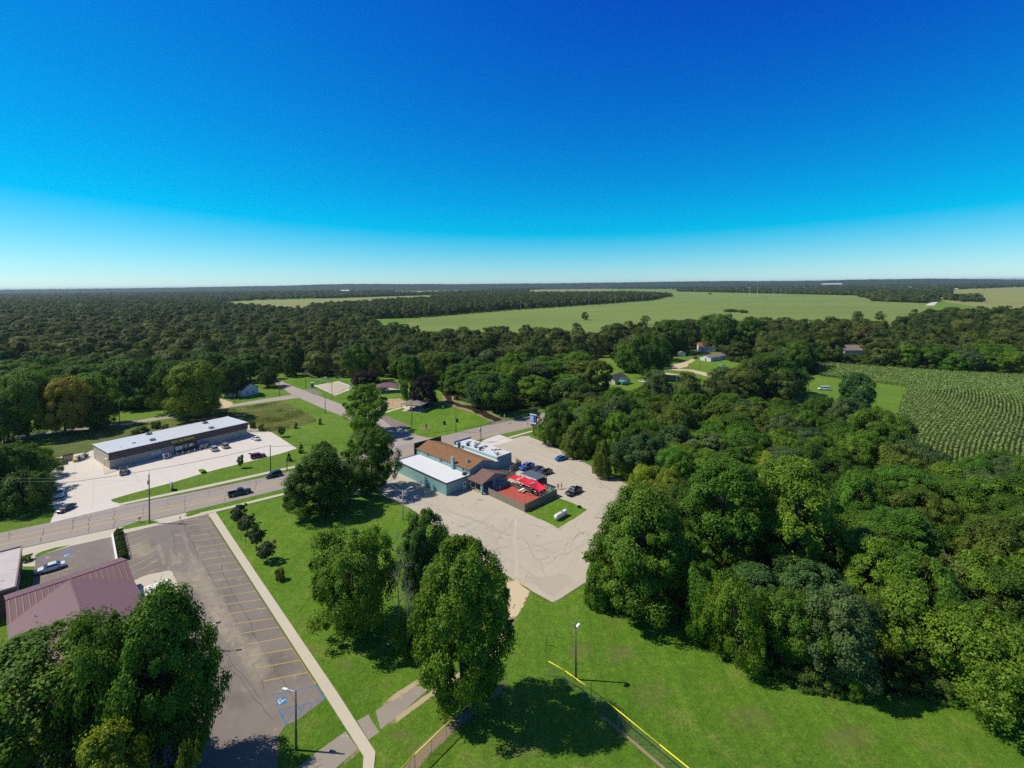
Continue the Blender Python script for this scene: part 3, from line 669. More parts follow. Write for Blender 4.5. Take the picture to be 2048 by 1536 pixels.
# single trees of the lawn and the lots
T(322,1570,1180,244,'maple','green','huge dark maple overhanging the maroon roof and the parking bays',rz=1.0)
T(62,1600,1296,430,'maple2','green','very broad maple crown covering the lower end of the maroon roof',rz=2.2)
T(222,1585,1232,190,'oak','green','lower shoulder crown joining the two huge dark maples',rz=.8)
T(205,1800,1468,215,'willow','yellow','fine leaved yellow green treetop in front of the big dark maples',rz=.4)
T(372,1760,1478,60,'young','olive','thin sapling top in the shade beside the dark maples',rz=.4)
T(640,1024,900,150,'maple','deep','dense dark round maple on the lawn by the road, its crown touching the grass',rz=.3)
T(646,985,884,60,'ash','green','narrow treetop rising just behind the dark round maple')
T(743,984,858,112,'maple2','deep','tall dark maple with a bare lower trunk at the corner of the pale lot',rz=2.0)
T(731,868,770,104,'twolobe','bright','tall two lobed tree on the corner of the side street',rz=.9)
T(706,1264,1064,180,'oak','bright','light green open crowned tree in the middle of the lawn',rz=.7)
T(849,1180,1022,104,'ash','deep','narrow dark tree standing at the edge of the pale lot',rz=.7)
T(838,1200,1060,64,'bushy','blue','low dark bushy tree below the narrow dark tree')
T(928,1418,1084,204,'tall','bright','tall leafy tree with foliage down to the grass beside the sand track',rz=.2)
T(822,1300,1205,66,'bushy','vivid','low green bush at the foot of the dead tree')
T(1285,1212,979,238,'maple','green','great rounded dark green tree at the corner of the pale lot',rz=.5)
T(1196,1212,1128,56,'bushy','vivid','bright green vine covered bush below the great rounded tree')
for i,(bx,by,ty,w,lb) in enumerate(((478,1049,1008,34,'small purple leaved tree at the road end of the row by the walk'),(493,1066,1030,37,'second small purple leaved tree of the row counted from the road'),(513,1094,1056,33,'third small purple leaved tree of the row counted from the road'),(533,1122,1083,40,'fourth small purple leaved tree of the row counted from the road'))):
    T(bx,by,ty,w,'young','bronze',lb,group='small purple trees beside the walk',name='small_tree')
T(560,1160,1138,24,'shrub','olive','thin low sapling at the lower end of the purple tree row',name='sapling',cat='sapling')
T(481,936,910,14,'young','green','slender young street tree on the verge in front of the store',name='sapling',cat='sapling')
T(563,874,853,15,'young','deep','young round tree on the grass by the end of the store lot',name='sapling',cat='sapling')
for bx,by,ty,w,lb in ((602,906,885,14,'small spruce at the corner of the store lot'),(578,922,904,14,'small spruce beside the sidewalk in front of the store lot'),(592,857,843,10,'little spruce between the meadow and the lawn'),(640,849,834,10,'little spruce at the far corner of the lawn by the side street')):
    T(bx,by,ty,w,'spruce','spruce',lb,name='spruce_tree',cat='spruce',group='young spruces by the store')
# trees along the back road and around the white house
T(55,874,745,110,'oak','green','big spreading tree with a thick trunk on the bank of the back road',rz=1)
T(131,868,756,92,'maple2',(.34,.29,.035),'orange tipped tree beside the back road, turning for autumn')
for o in col.objects[-2:]:
    pass
T(186,850,750,80,'elm','bright','bright green tree behind the orange tipped one')
T(194,858,790,62,'dark','deep','low dark tree hanging over the back road')
T(8,890,800,60,'dark','deep','dark tree at the bend of the back road')
T(387,838,724,118,'maple2','yellow','big olive yellow tree beside the store roof and the back road',rz=.3)
T(345,826,722,92,'oak','deep','dark tree just behind the big olive yellow tree')
T(258,812,718,105,'oak','deep','broad dark tree across the back road from the store')
T(462,792,722,62,'maple2','deep','dark round tree beside the white house')
T(500,762,706,70,'elm','green','open tree standing behind the white house')
T(536,774,733,44,'oak','black','dark tree at the corner of the two small roads')
T(580,752,698,44,'dark','deep','dark upright tree at the top of the side street')
T(730,778,742,60,'maple2','purple','purple black leaved tree beside the sport court')
T(846,812,752,62,'dark','purple','purple black leaved tree behind the picnic pavilion')
T(822,806,712,58,'poplar','green','tall green tree behind the picnic pavilion')
T(714,765,688,66,'elm','green','tall pale green tree behind the sport court')
for bx,by,ty,w,k,h,lb in ((30,985,890,110,'oak','green','large bush tree beside the store driveway'),(85,955,905,60,'bushy','bright','light green bush tree by the wooden bin enclosure'),(-40,1010,880,140,'dark','deep','dark tree mass shading the road at the store driveway'),(40,1022,945,95,'bushy','deep','dark bush tree at the mouth of the store driveway'),(80,1000,945,50,'bushy','green','round bush at the edge of the store driveway')):
    T(bx,by,ty,w,k,h,lb)
for i,(x,y,w) in enumerate(((445,838,26),(462,846,30),(480,850,22),(285,866,26),(312,856,24),(330,862,18),(505,856,16),(522,862,14),(270,872,20))):
    T(x,y,y-13,w,'shrub',['deep','green','olive'][i%3],'low shrub growing along the back wall of the store',name='shrub',cat='shrub',group='shrubs behind the store')
# edge of the near woods
edge=[(1104,888,812,58,'willow','green','vine hung tree at the road end of the near woods'),(1120,888,806,70,'dark','deep','dense dark tree near the sign at the wood edge'),(1150,912,850,58,'bushy','olive','olive bush tree leaning over the lot edge'),(1182,905,815,80,'dark','green','tall vine covered tree behind the lot edge bushes'),(1205,955,880,40,'bushy','olive','small olive tree by the thin pole at the lot edge'),(1240,915,826,66,'maple2','bright','bright leaved tall tree above the dark hollow'),(1255,955,900,48,'bushy','green','green bush at the mouth of the dark hollow'),
(1290,930,848,90,'oak','deep','wide dark tree over the dark hollow'),(1345,905,805,100,'oak','olive','broad olive crowned tree deep in the near woods'),(1285,1010,930,70,'willow','lime','yellow green tree at the corner of the lot behind the great rounded tree'),(1330,1040,936,90,'oak','yellow','yellowish tree above the great rounded tree'),(1365,1075,960,60,'loose','olive','thin brownish tree between two dark crowns'),(1450,1160,925,170,'poplar','vivid','tall cottonwood with glossy green leaves'),(1590,1175,920,170,'poplar','bright','tall cottonwood with pale glinting leaves'),(1540,985,905,70,'bushy','lime','lime green crown showing between two cottonwoods'),
(1410,1275,1130,100,'loose','vivid','feathery green tree at the wood edge above the lawn'),(1475,1330,1155,115,'loose','bright','light olive feathery tree standing at the lawn edge'),(1585,1345,1180,120,'elm','green','dark tree at the lawn edge beside the grey green one'),(1682,1368,1182,150,'ash','grey','grey green full tree hanging over the lawn'),(1980,1420,1232,210,'loose','bright','broad light green tree at the lawn edge near the shaded gap'),(2075,1450,1290,150,'loose','yellow','yellow green tree at the lawn edge, cut by the picture side'),(1850,1290,1110,150,'elm','green','open branched tree above the shaded gap'),
(1712,835,800-55,80,'willow','blue','dark feathery tree standing by the corn field'),(1760,905,818,110,'oak','bright','big bright tree against the corn rows'),(1540,790,708,150,'dark','deep','very broad dark crown above the white van'),(1450,800,735,80,'willow','grey','grey green tree in front of the yard lane'),(1315,800,740,70,'willow','grey','dull grey green tree below the yellow house')]
for a in edge: T(*a[:6],a[6])
for a in ((1300,757,668,84,'oak','deep','big dark tree behind the cream house'),(1257,744,688,56,'maple2','green','round green tree over the cream house roof'),(1232,802,774,52,'bushy','vivid','low green bush in front of the cream house'),(1282,806,776,56,'bushy','bright','light green bush before the white car'),(1196,792,722,64,'poplar','olive','tall pale olive tree beside the cream house'),(1690,866,797,84,'willow','grey','dull feathery tree below the white van'),(1642,848,792,70,'oak','deep','dark tree just under the white van'),(1378,800,752,60,'willow','blue','dusky tree at the lower side of the yard lawn'),(1590,742,680,80,'oak','green','big green tree at the corn tip'),(1345,706,640,84,'maple2','deep','dark domed tree on the field edge behind the shed'),(1440,702,628,80,'oak','deep','dark tall tree on the field edge behind the bungalow'),(1500,704,634,74,'maple','green','green domed tree on the field edge over the red garden canopy')): T(*a)
T(1700,1390,1330,50,'bushy','bright','light bush at the lawn edge below the grey green tree')
for i in range(34):
    t=i/33; pts=[(1400,1268),(1480,1328),(1560,1355),(1650,1380),(1725,1396)]
    if t>.62: pts=[(1890,1400),(1985,1428),(2060,1462)]; s=(t-.62)/.38
    else: s=t/.62
    k=min(len(pts)-2,int(s*(len(pts)-1))); f=s*(len(pts)-1)-k
    x=pts[k][0]+(pts[k+1][0]-pts[k][0])*f+trng.uniform(-5,5); y=pts[k][1]+(pts[k+1][1]-pts[k][1])*f+trng.uniform(-9,2)
    P=G(x,y); tree_at(P,trng.uniform(.9,2.0),trng.uniform(.8,1.5),'shrub',trng.choice(['bright','green','vivid','olive']),'low leafy shrub fringing the lawn along the woods',name='shrub',cat='shrub',group='shrubs along the wood edge')
# ------------------------------------------------ planting the woods
def inside(px,py,poly):
    c=False; n=len(poly); j=n-1
    for i in range(n):
        xi,yi=poly[i]; xj,yj=poly[j]
        if (yi>py)!=(yj>py) and px<(xj-xi)*(py-yi)/(yj-yi)+xi: c=not c
        j=i
    return c
def plant(poly, gap, seed, ymax=1e9, ymin=0, xlim=None):
    W=[G(*p) for p in poly]; Q=[(p.x,p.y) for p in W]
    rg=random.Random(seed); xs=[q[0] for q in Q]; ys=[q[1] for q in Q]
    out=[]; y=max(min(ys),ymin); row=0
    while y<min(max(ys),ymax):
        x=min(xs)+(row%2)*gap*.5
        while x<max(xs):
            px=x+rg.uniform(-.33,.33)*gap; py=y+rg.uniform(-.33,.33)*gap
            if abs(px)<py*1.22+20 and inside(px,py,Q): out.append((px,py))
            x+=gap
        y+=gap*.87; row+=1
    return out
def clear(p,k=1.0):
    return all((p[0]-a)**2+(p[1]-b)**2>(r*k)**2 for a,b,r in PLACED)
KEEP=[(x,y) for x in range(1206,1264,6) for y in (756,764)]+[(1280,764),(1330,742),(1345,750),(1360,740),(1352,756),(1375,748),(1400,735),(1420,748),(1390,722),(1385,730)]+[(x,y) for x in range(1402,1456,6) for y in (710,719)]+[(1396,690),(1406,686),(1416,690),(1402,697),(1362,705),(1368,709),(1638,775),(1650,775),(1660,776),(1645,740),(1640,760),(1660,765),(1680,745),(1720,760),(1760,770),(1800,790),(1790,810),(1810,760),(1780,650),(1105,890),(1130,900),(1160,918),(1185,930),(1212,943),(1240,957),(1262,968),(900,790),(910,806),(950,815),(980,832),(1090,835),(1075,845),(1690,697),(1715,697),(497,780),(510,780),(520,775),(488,790),(520,800),(545,785),(560,780),(455,806),(1502,702),(1225,700)]
def hides(x,y,h,r):
    bx=x/y*F; k=F/y
    for a,b in KEEP:
        u,v=U(a,b)
        if CH*k>v-1 and (CH-h)*k<v and abs(u-bx)<r*k*.95: return True
    return False
KINDS=['maple2','oak','elm','ash','poplar','dark','loose','maple','willow']
HUES=['deep','deep','green','green','green','olive','bright','grey','blue','vivid','vivid','green','bright']
def woods(poly,gap,seed,n_max,zone,hmin,hmax,ymax=1e9,hues=HUES):
    pts=[p for p in plant(poly,gap,seed,ymax) if clear(p,.85)]
    rg=random.Random(seed+1)
    pts.sort(key=lambda p:p[1]); near,rest=pts[:n_max],pts[n_max:]
    desc={'deep':'deep green','green':'mid green','olive':'olive green','bright':'light green','grey':'grey green','blue':'blue green','vivid':'fresh green','yellow':'yellow green'}
    for x,y in near:
        hu=rg.choice(hues); k=rg.choice(KINDS); h=rg.uniform(hmin,hmax)
        if k in('willow','loose'): h*=.85
        if hides(x,y,h,gap*.62): continue
        tree_at(Vector((x,y,0)),h,gap*rg.uniform(.47,.66),k,hu,f'{desc[hu]} tree packed among others {zone}',f'{desc[hu]} trees {zone}')
        PLACED.append((x,y,3))
    return [p for p in rest if not hides(p[0],p[1],16,8)]
HOUSES_CLEAR=[(1205,769),(1255,758),(1400,722),(1450,716),(1408,700)]
for p in HOUSES_CLEAR+[(1365,712),(1325,745),(1345,748),(1360,752),(1225,768),(1275,765),(1290,765)]:
    g=G(*p); PLACED.append((g.x,g.y,11))
rest=[]
rest+=woods(W_RIGHT,10.6,1,130,'in the near woods beside the pale lot',9.5,14.5)
W_LEFT_near=W_LEFT
rest+=woods(W_LEFT,16,2,110,'in the big wood beyond the park',13,19.5)
rest+=woods(W_MID,13.5,3,45,'in the wood beyond the corn field',12.5,19)
rest+=woods(W_LOW,9,5,22,'in the low thicket below the cream house',3.5,6.5)
rest+=plant(W_STRIP,13,4)
# ------------------------------------------------ woods too many to count, one object each, of instanced crowns
def scatter(name, pts, label, srcs, kind='stuff'):
    """pts: (x,y,z,radius scale,height scale)"""
    n=len(pts); A=np.array(pts,np.float32); rg=np.random.default_rng(n)
    me=bpy.data.meshes.new(name); me.vertices.add(n); me.vertices.foreach_set('co',np.ascontiguousarray(A[:,:3]).ravel())
    a=me.attributes.new('sc','FLOAT_VECTOR','POINT'); a.data.foreach_set('vector',np.stack([A[:,3],A[:,3],A[:,4]],1).astype(np.float32).ravel())
    a=me.attributes.new('rz','FLOAT_VECTOR','POINT'); rz=np.zeros((n,3),np.float32); rz[:,2]=rg.uniform(0,6.28,n); a.data.foreach_set('vector',rz.ravel())
    a=me.attributes.new('pk','INT','POINT'); a.data.foreach_set('value',rg.integers(0,len(srcs),n).astype(np.int32))
    o=bpy.data.objects.new(name,me); col.objects.link(o); o['kind']=kind; o['label']=label
    ng=bpy.data.node_groups.new(name,'GeometryNodeTree')
    ng.interface.new_socket('Geometry',in_out='INPUT',socket_type='NodeSocketGeometry'); ng.interface.new_socket('Geometry',in_out='OUTPUT',socket_type='NodeSocketGeometry')
    N=ng.nodes; L=ng.links; gi=N.new('NodeGroupInput'); go=N.new('NodeGroupOutput'); j=N.new('GeometryNodeJoinGeometry'); ip=N.new('GeometryNodeInstanceOnPoints')
    for s in srcs:
        oi=N.new('GeometryNodeObjectInfo'); oi.inputs[0].default_value=s; oi.transform_space='ORIGINAL'; oi.inputs['As Instance'].default_value=True
        L.new(oi.outputs['Geometry'],j.inputs[0])
    def at(nm,ty):
        q=N.new('GeometryNodeInputNamedAttribute'); q.data_type=ty; q.inputs[0].default_value=nm; return q.outputs[0]
    L.new(gi.outputs[0],ip.inputs['Points']); L.new(j.outputs[0],ip.inputs['Instance']); ip.inputs['Pick Instance'].default_value=True
    L.new(at('pk','INT'),ip.inputs['Instance Index']); L.new(at('sc','FLOAT_VECTOR'),ip.inputs['Scale'])
    e=N.new('FunctionNodeEulerToRotation'); L.new(at('rz','FLOAT_VECTOR'),e.inputs[0]); L.new(e.outputs[0],ip.inputs['Rotation'])
    L.new(ip.outputs[0],go.inputs[0])
    m=o.modifiers.new('scatter','NODES'); m.node_group=ng
    return o
# a few far trees that are things of their own and lend their crowns to the mass
far_src=[]; far_hi=[]
for i,(k,x,y,lb) in enumerate((('a',1420,589,'lone dark tree standing out in the bean field'),('b',1835,603,'round tree at the field corner by the distant road'),('c',1927,604,'tree at the end of the clump beside the distant road'),('d',612,596,'small tree clump out in the paler field'))):
    P=G(x,y); t=tree_at(P,9,7,k,'deep',lb,low=True)
    c=[o for o in t.children if o.name.startswith('crown')][0]
    c.data=c.data; far_src.append(c)
for c in far_src:
    c.data.materials[0]=M['leaf_far']
hi_src=[]
for i,key in enumerate(('maple2','oak','ash','dark','elm')):
    me=crown('crown',60+i,[52,60,46,55,50][i],230,.22,PR[key][2],1.0,PR[key][3],['dome','round','oval','dome','round'][i],rc=(.20,.36),lobes=.24,soft=1,mat='leaf_far')
    P=G(*[(1760,640),(1716,640),(330,604),(1170,640),(1290,650)][i]); 
    t=thing('tree',['dark round tree at the edge of the wood by the distant road','tall tree before the field gap','round crown on the skyline of the big wood','tall tree rising over the field edge','green tree at the near edge of the bean field'][i],'tree',(P.x,P.y,0),i)
    Rr,H0=PR[key][2:]; t.scale=(6/Rr,6/Rr,13/H0)
    o=bpy.data.objects.new('crown',me); col.objects.link(o); o.parent=t; hi_src.append(o)
    o=bpy.data.objects.new('trunk',PR[key][1]); col.objects.link(o); o.parent=t
rg=random.Random(9)
scatter('wood_canopy',[(x,y,0,1.38*rg.uniform(.72,1.4),1.3*rg.uniform(.62,1.25)) for x,y in rest],'dense green woods stretching away behind the village',hi_src)
# bands of far woodland and the horizon
far=[]
def band(px0,py0,px1,py1,n,rows=1,dy=0.0,hs=(.8,1.2),sc_=1.2):
    a,b=G(px0,py0),G(px1,py1)
    for r in range(rows):
        for i in range(n):
            p=a.lerp(b,(i+rg.random())/n); q=p*(1+dy*r+rg.uniform(-.01,.01))
            far.append((q.x,q.y,0,1.26*sc_*rg.uniform(.8,1.3),1.26*rg.uniform(*hs)))
y=1250.0
def is_field(px,py):
    for q in FIELDS:
        if inside(px,py,q): return True
    return False
FIELDS=[[(430,618),(430,605),(520,600),(640,596.5),(860,590),(880,600),(640,625)],[(780,582),(970,579.5),(1000,583),(850,588),(780,588)],[(1180,582),(1180,576.5),(1250,578),(1230,583)],[(810,650),(1000,622),(1200,608),(1310,600),(1345,592),(1250,587.5),(1060,588),(1060,580),(1100,578),(1340,578),(1372,583),(1480,584),(1700,590),(1745,598),(1880,606),(1858,650)],[(1330,578),(1700,572.5),(1725,577),(1400,581)],[(1755,573),(1865,573),(1857,578),(1758,578)],[(1912,579),(2048,574),(2600,570),(2600,650),(1880,615)],[(1712,587),(1762,584.5),(1764,592),(1708,593)],[(1850,615),(1915,570),(1920,570),(1890,612)]]
while y<9000:
    hw=y*1.15; st=15 if y<2500 else 15+(y-2500)*.006
    x=-hw
    while x<hw:
        px=1024+x/y*F; py=YH+CH/y*F-.0105*(px-1024)
        if py<626 and not is_field(px,py):
            k=1.0 if y<3000 else 1+(y-3000)/4500
            far.append((x+rg.uniform(-6,6),y+rg.uniform(-.5,.5)*y*.03,0,1.75*k*rg.uniform(.7,1.35),1.26*rg.uniform(.8,1.25)*(1 if y<3000 else 1.15)))
        x+=st
    y*=1.028
band(640,597,860,590,70,2,.012); band(1355,583,1500,586,40,2,.012); band(1500,586,1720,591,60,2,.015); band(1890,600,1960,604,14,2,.02,(.9,1.4)); band(1745,602,1850,606,40,2,.02)
band(1450,623.5,1492,626,9,1,0,(.25,.4),.7)
for a,b in (((820,637),(1000,622)),((1000,622),(1200,609)),((1200,609),(1310,601))): band(*a,*b,26,1,0,(.12,.25),.5)
scatter('far_woods',far,'far woodland running out to the horizon',far_src)
# ------------------------------------------------ undergrowth
bush=[o for o in bpy.data.objects if o.get('group')=='shrubs along the wood edge'][:3]
bs=[]
for i,b in enumerate(bush):
    c=[o for o in b.children if o.name.startswith('crown')][0]
    if i==0: me=c.data.copy(); me.materials[0]=M['leaf_bush']
    c.data=me; bs.append(c)
ug=[(x,y,0,rg.uniform(.7,1.6),rg.uniform(.5,1.5)) for x,y in plant(W_RIGHT,2.6,31)]
ug+=[(x,y,0,rg.uniform(.8,1.8),rg.uniform(.5,1.6)) for x,y in plant(W_LEFT,5.0,32,330)]
ug+=[(x,y,0,rg.uniform(.8,1.8),rg.uniform(.5,1.6)) for x,y in plant(W_MID,5.0,33,420)]
scatter('undergrowth',ug,'undergrowth and brambles below the trees',bs)
# ------------------------------------------------ dead trees
def dead(bx,by,ty,rad,label,seed):
    P=G(bx,by); h=hgt(bx,by,ty); t=thing('dead_tree',label,'dead tree',(P.x,P.y,0))
    rg=random.Random(seed); mb=MB(); q=[Vector((rg.gauss(0,.12)*k,rg.gauss(0,.12)*k,h*k/4-.1)) for k in range(5)]
    for k in range(4): mb.tube(q[k],q[k+1],.15-.034*k,.15-.034*(k+1),6,False)
    mb.build('trunk',M['deadwood'],t,True)
    for i in range(17):
        u=rg.uniform(.9,3.7); k=int(u); b=q[k].lerp(q[k+1],u-k); a=rg.uniform(0,6.28); L=rad*rg.uniform(.4,1)*(1.1-u/4*.6); br=MB()
        m=b+Vector((math.cos(a)*L*.6,math.sin(a)*L*.6,L*rg.uniform(.3,.7))); e=m+Vector((math.cos(a+rg.gauss(0,.4))*L*.5,math.sin(a+rg.gauss(0,.4))*L*.5,L*rg.uniform(.5,1.0)))
        br.tube(b,m,.045,.028,5,False); br.tube(m,e,.028,.01,4,False)
        for _ in range(7):
            w_=b.lerp(m,rg.uniform(.3,1)) if rg.random()<.4 else m.lerp(e,rg.random()); d=Vector((math.cos(a),math.sin(a),.6))*rg.uniform(.2,.6)+Vector((rg.gauss(0,.4),rg.gauss(0,.4),rg.gauss(.2,.3))); br.tube(w_,w_+d,.016,.006,4,False)
        br.build('branch',M['deadwood'],t)
    return t
dead(800,1292,1058,1.9,'bare dead tree on the lawn by the narrow dark tree',1)
dead(815,1310,1105,1.8,'second bare dead tree, shorter, leaning over the green bush',2)
dead(1632,985,900,2.2,'bare grey dead tree in the near woods below the corn',3)
dead(1775,1010,925,2.2,'bare dead tree between leafy crowns of the near woods',4)
dead(1905,1245,1120,2.6,'bare twiggy dead tree above the shaded gap',5)
# ------------------------------------------------ corn
W=[G(*p) for p in CORN]; Q=[(p.x,p.y) for p in W]
d=Vector((.93,1)).normalized(); nn=Vector((d.y,-d.x)); C0=G(1950,850); rgn=np.random.default_rng(3)
P=[]
for i in range(-210,200):
    off=i*1.3
    for j in range(-250,560):
        s=j*.36
        bend=3.4*math.sin(s*.028+off*.01)+ (off<-10)*(.0009*(off+10)**2)*math.sin(s*.02+.8)
        x=C0.x+d.x*s+nn.x*(off+bend); y=C0.y+d.y*s+nn.y*(off+bend)
        if y>258: x+=rgn.uniform(-.65,.65); y+=rgn.uniform(-.5,.5)
        if abs(x)<1.12*y and 110<y<430 and inside(x,y,Q): P.append((x,y))
P=np.array(P); n=len(P)
A=np.zeros((n*3,3)); k=np.repeat(P,3,0); A[:,:2]=k+rgn.normal(0,.15,(n*3,2)); A[:,2]=np.tile([.8,1.3,1.8],n)+rgn.normal(0,.12,n*3)
N=rgn.normal(size=(n*3,3))*.7+np.array([0,0,.8]); N/=np.linalg.norm(N,axis=1,keepdims=True)
me=leaf_mesh('corn_crop',A,N,.36*rgn.uniform(.7,1.3,n*3),np.clip(rgn.uniform(0,1,n*3)*.8+np.tile([0,.1,.2],n),0,1),'corn',.45)
o=bpy.data.objects.new('corn_crop',me); col.objects.link(o); o['kind']='stuff'; o['label']='standing corn planted in rows'
print('TREES',len([o for o in bpy.data.objects if o.parent is None and o.get('category')=='tree']),'rest',len(rest),'far',len(far),'corn',n,'ug',len(ug))

# low wooded hills on the skyline
HILL=[(-700,586),(-300,583),(0,579.5),(150,578),(300,576),(420,574),(500,572.5),(570,571.5),(640,569),(700,567.8),(760,567.8),(830,568.2),(900,568.4),(1000,567.6),(1150,566.4),(1300,564),(1400,562.5),(1500,562.2),(1600,562),(1680,560.2),(1740,558.6),(1800,558.4),(1850,557.2),(1920,557.8),(2000,558.6),(2048,559),(2300,556),(2700,553)]
rgh=random.Random(12); mb=MB(); YA,YB,YC=5200.0,6400.0,7600.0; row=[]
for (x0,y0),(x1,y1) in zip(HILL,HILL[1:]):
    k=max(1,int((x1-x0)/7))
    for i in range(k):
        u=i/k; px=x0+(x1-x0)*u; py=y0+(y1-y0)*u+rgh.uniform(-.45,.25); dx,dy=U(px,py); row.append((dx/F,max(4.0,CH-dy*YB/F)))
for (a,ha),(b,hb) in zip(row,row[1:]):
    mb.poly([(a*YA,YA,0),(b*YA,YA,0),(b*YB,YB,hb),(a*YB,YB,ha)]); mb.poly([(a*YB,YB,ha),(b*YB,YB,hb),(b*YC,YC,0),(a*YC,YC,0)])
M['hillwood']=surface('wooded hillside',(.026,.046,.016),.004,.02,.08,.2,.2,.2,None,.4,.9)
o=mb.build('hills',M['hillwood']); o['kind']='structure'

# ---- tall weeds of the meadow behind the store
MW=[(432,820),(485,814),(560,804),(600,819),(634,842),(590,855),(540,864),(496,866),(470,842)]
Q=[(g.x,g.y) for g in [G(*p) for p in MW]]; xs=[q[0] for q in Q]; ys=[q[1] for q in Q]; rgm=np.random.default_rng(21)
cen=rgm.uniform([min(xs),min(ys)],[max(xs),max(ys)],(70,2)); P=[]
for c in cen:
    k=int(rgm.integers(60,520)); sd=rgm.uniform(1.0,4.5)
    for q in rgm.normal(c,sd,(k,2)):
        if inside(q[0],q[1],Q): P.append((q[0],q[1],rgm.uniform(.02,.5)))
P=np.array(P); n=len(P); N=rgm.normal(size=(n,3))*.6+np.array([0,0,1.0]); N/=np.linalg.norm(N,axis=1,keepdims=True)
me=leaf_mesh('meadow_weeds',P,N,.16*rgm.uniform(.6,1.5,n),rgm.uniform(.2,1,n),'meadowleaf',.5)
o=bpy.data.objects.new('meadow_weeds',me); col.objects.link(o); o['kind']='stuff'; o['label']='tall weeds and yellow flowers in the meadow'
# ---------------------------------------------------------------- buildings
class Frame:
    """a plan frame: origin P, x axis towards Q; puts a thing there and turns picture points into its own coordinates"""
    def __init__(s,P,Q):
        s.P=Vector((P.x,P.y,0)); d=Q-P; s.a=math.atan2(d.y,d.x)
    def L(s,p):
        q=p-s.P; c,n=math.cos(-s.a),math.sin(-s.a); return Vector((q.x*c-q.y*n,q.x*n+q.y*c,p.z))
    def g(s,px,py,z=0): return s.L(G(px,py,z))
    def W(s,p):
        c,n=math.cos(s.a),math.sin(s.a); return Vector((p[0]*c-p[1]*n+s.P.x,p[0]*n+p[1]*c+s.P.y,p[2] if len(p)>2 else 0))
    def wall(s,px,py,y0=0.0):
        """where the sight line meets the upright plane y=y0 of the frame"""
        e=s.L(Vector((0,0,CH))); g=s.g(px,py,0); t=(y0-e.y)/(g.y-e.y); p=e.lerp(g,t); return p.x,p.z
    def thing(s,name,label,cat,group=None): return thing(name,label,cat,s.P,s.a,group)
def roof_slab(mb,a,b,c,d,th=.16):
    """sloped slab: a,b along the eave, c,d along the ridge (above b and a)"""
    up=Vector((0,0,th)); P=[Vector(p) for p in (a,b,c,d)]; T_=[p+up for p in P]
    if (P[1]-P[0]).cross(P[3]-P[0]).z<0: P.reverse(); T_.reverse()
    mb.poly(T_); mb.poly(P[::-1])
    for i in range(4): mb.poly([P[i],P[(i+1)%4],T_[(i+1)%4],T_[i]])
def gable(mb,x0,x1,y0,y1,ze,zr,axis='y',over=.35,th=.16):
    if axis=='y':
        xm=(x0+x1)/2; sl=(zr-ze)/(xm-x0); dz=sl*over
        roof_slab(mb,(x0-over,y0-over,ze-dz),(x0-over,y1+over,ze-dz),(xm,y1+over,zr),(xm,y0-over,zr),th)
        roof_slab(mb,(x1+over,y0-over,ze-dz),(x1+over,y1+over,ze-dz),(xm,y1+over,zr),(xm,y0-over,zr),th)
    else:
        ym=(y0+y1)/2; sl=(zr-ze)/(ym-y0); dz=sl*over
        roof_slab(mb,(x0-over,y0-over,ze-dz),(x1+over,y0-over,ze-dz),(x1+over,ym,zr),(x0-over,ym,zr),th)
        roof_slab(mb,(x0-over,y1+over,ze-dz),(x1+over,y1+over,ze-dz),(x1+over,ym,zr),(x0-over,ym,zr),th)
def gable_walls(mb,x0,x1,y0,y1,ze,zr,axis='y',z0=0):
    if axis=='y':
        xm=(x0+x1)/2
        for y in (y0,y1):
            q=[(x0,y,z0),(x1,y,z0),(x1,y,ze),(xm,y,zr),(x0,y,ze)]; mb.poly(q if y==y0 else q[::-1])
        mb.poly([(x0,y1,z0),(x0,y0,z0),(x0,y0,ze),(x0,y1,ze)]); mb.poly([(x1,y0,z0),(x1,y1,z0),(x1,y1,ze),(x1,y0,ze)])
    else:
        ym=(y0+y1)/2
        for x in (x0,x1):
            q=[(x,y1,z0),(x,y0,z0),(x,y0,ze),(x,ym,zr),(x,y1,ze)]; mb.poly(q if x==x0 else q[::-1])
        mb.poly([(x0,y0,z0),(x1,y0,z0),(x1,y0,ze),(x0,y0,ze)]); mb.poly([(x1,y1,z0),(x0,y1,z0),(x0,y1,ze),(x1,y1,ze)])
def window(t,c,w,h,axis,proud,frame='white',name='window'):
    """framed pane on a wall: axis 'x' = wall runs along x (faces +-y)"""
    f=MB(); g=MB(); s=.06
    def bx(mb,u0,u1,z0,z1,d0,d1):
        if axis=='x': mb.span(c[0]+u0,c[0]+u1,min(c[1]+d0,c[1]+d1),max(c[1]+d0,c[1]+d1),c[2]+z0,c[2]+z1)
        else: mb.span(min(c[0]+d0,c[0]+d1),max(c[0]+d0,c[0]+d1),c[1]+u0,c[1]+u1,c[2]+z0,c[2]+z1)
    for u0,u1,z0,z1 in ((-w/2-s,-w/2+s,-h/2-s,h/2+s),(w/2-s,w/2+s,-h/2-s,h/2+s),(-w/2+s,w/2-s,-h/2-s,-h/2+s),(-w/2+s,w/2-s,h/2-s,h/2+s)): bx(f,u0,u1,z0,z1,0,proud)
    bx(g,-w/2+s,w/2-s,-h/2+s,h/2-s,0,proud*.5)
    o=f.build(name,M[frame],t); g.build('pane',M['glass'],o); return o
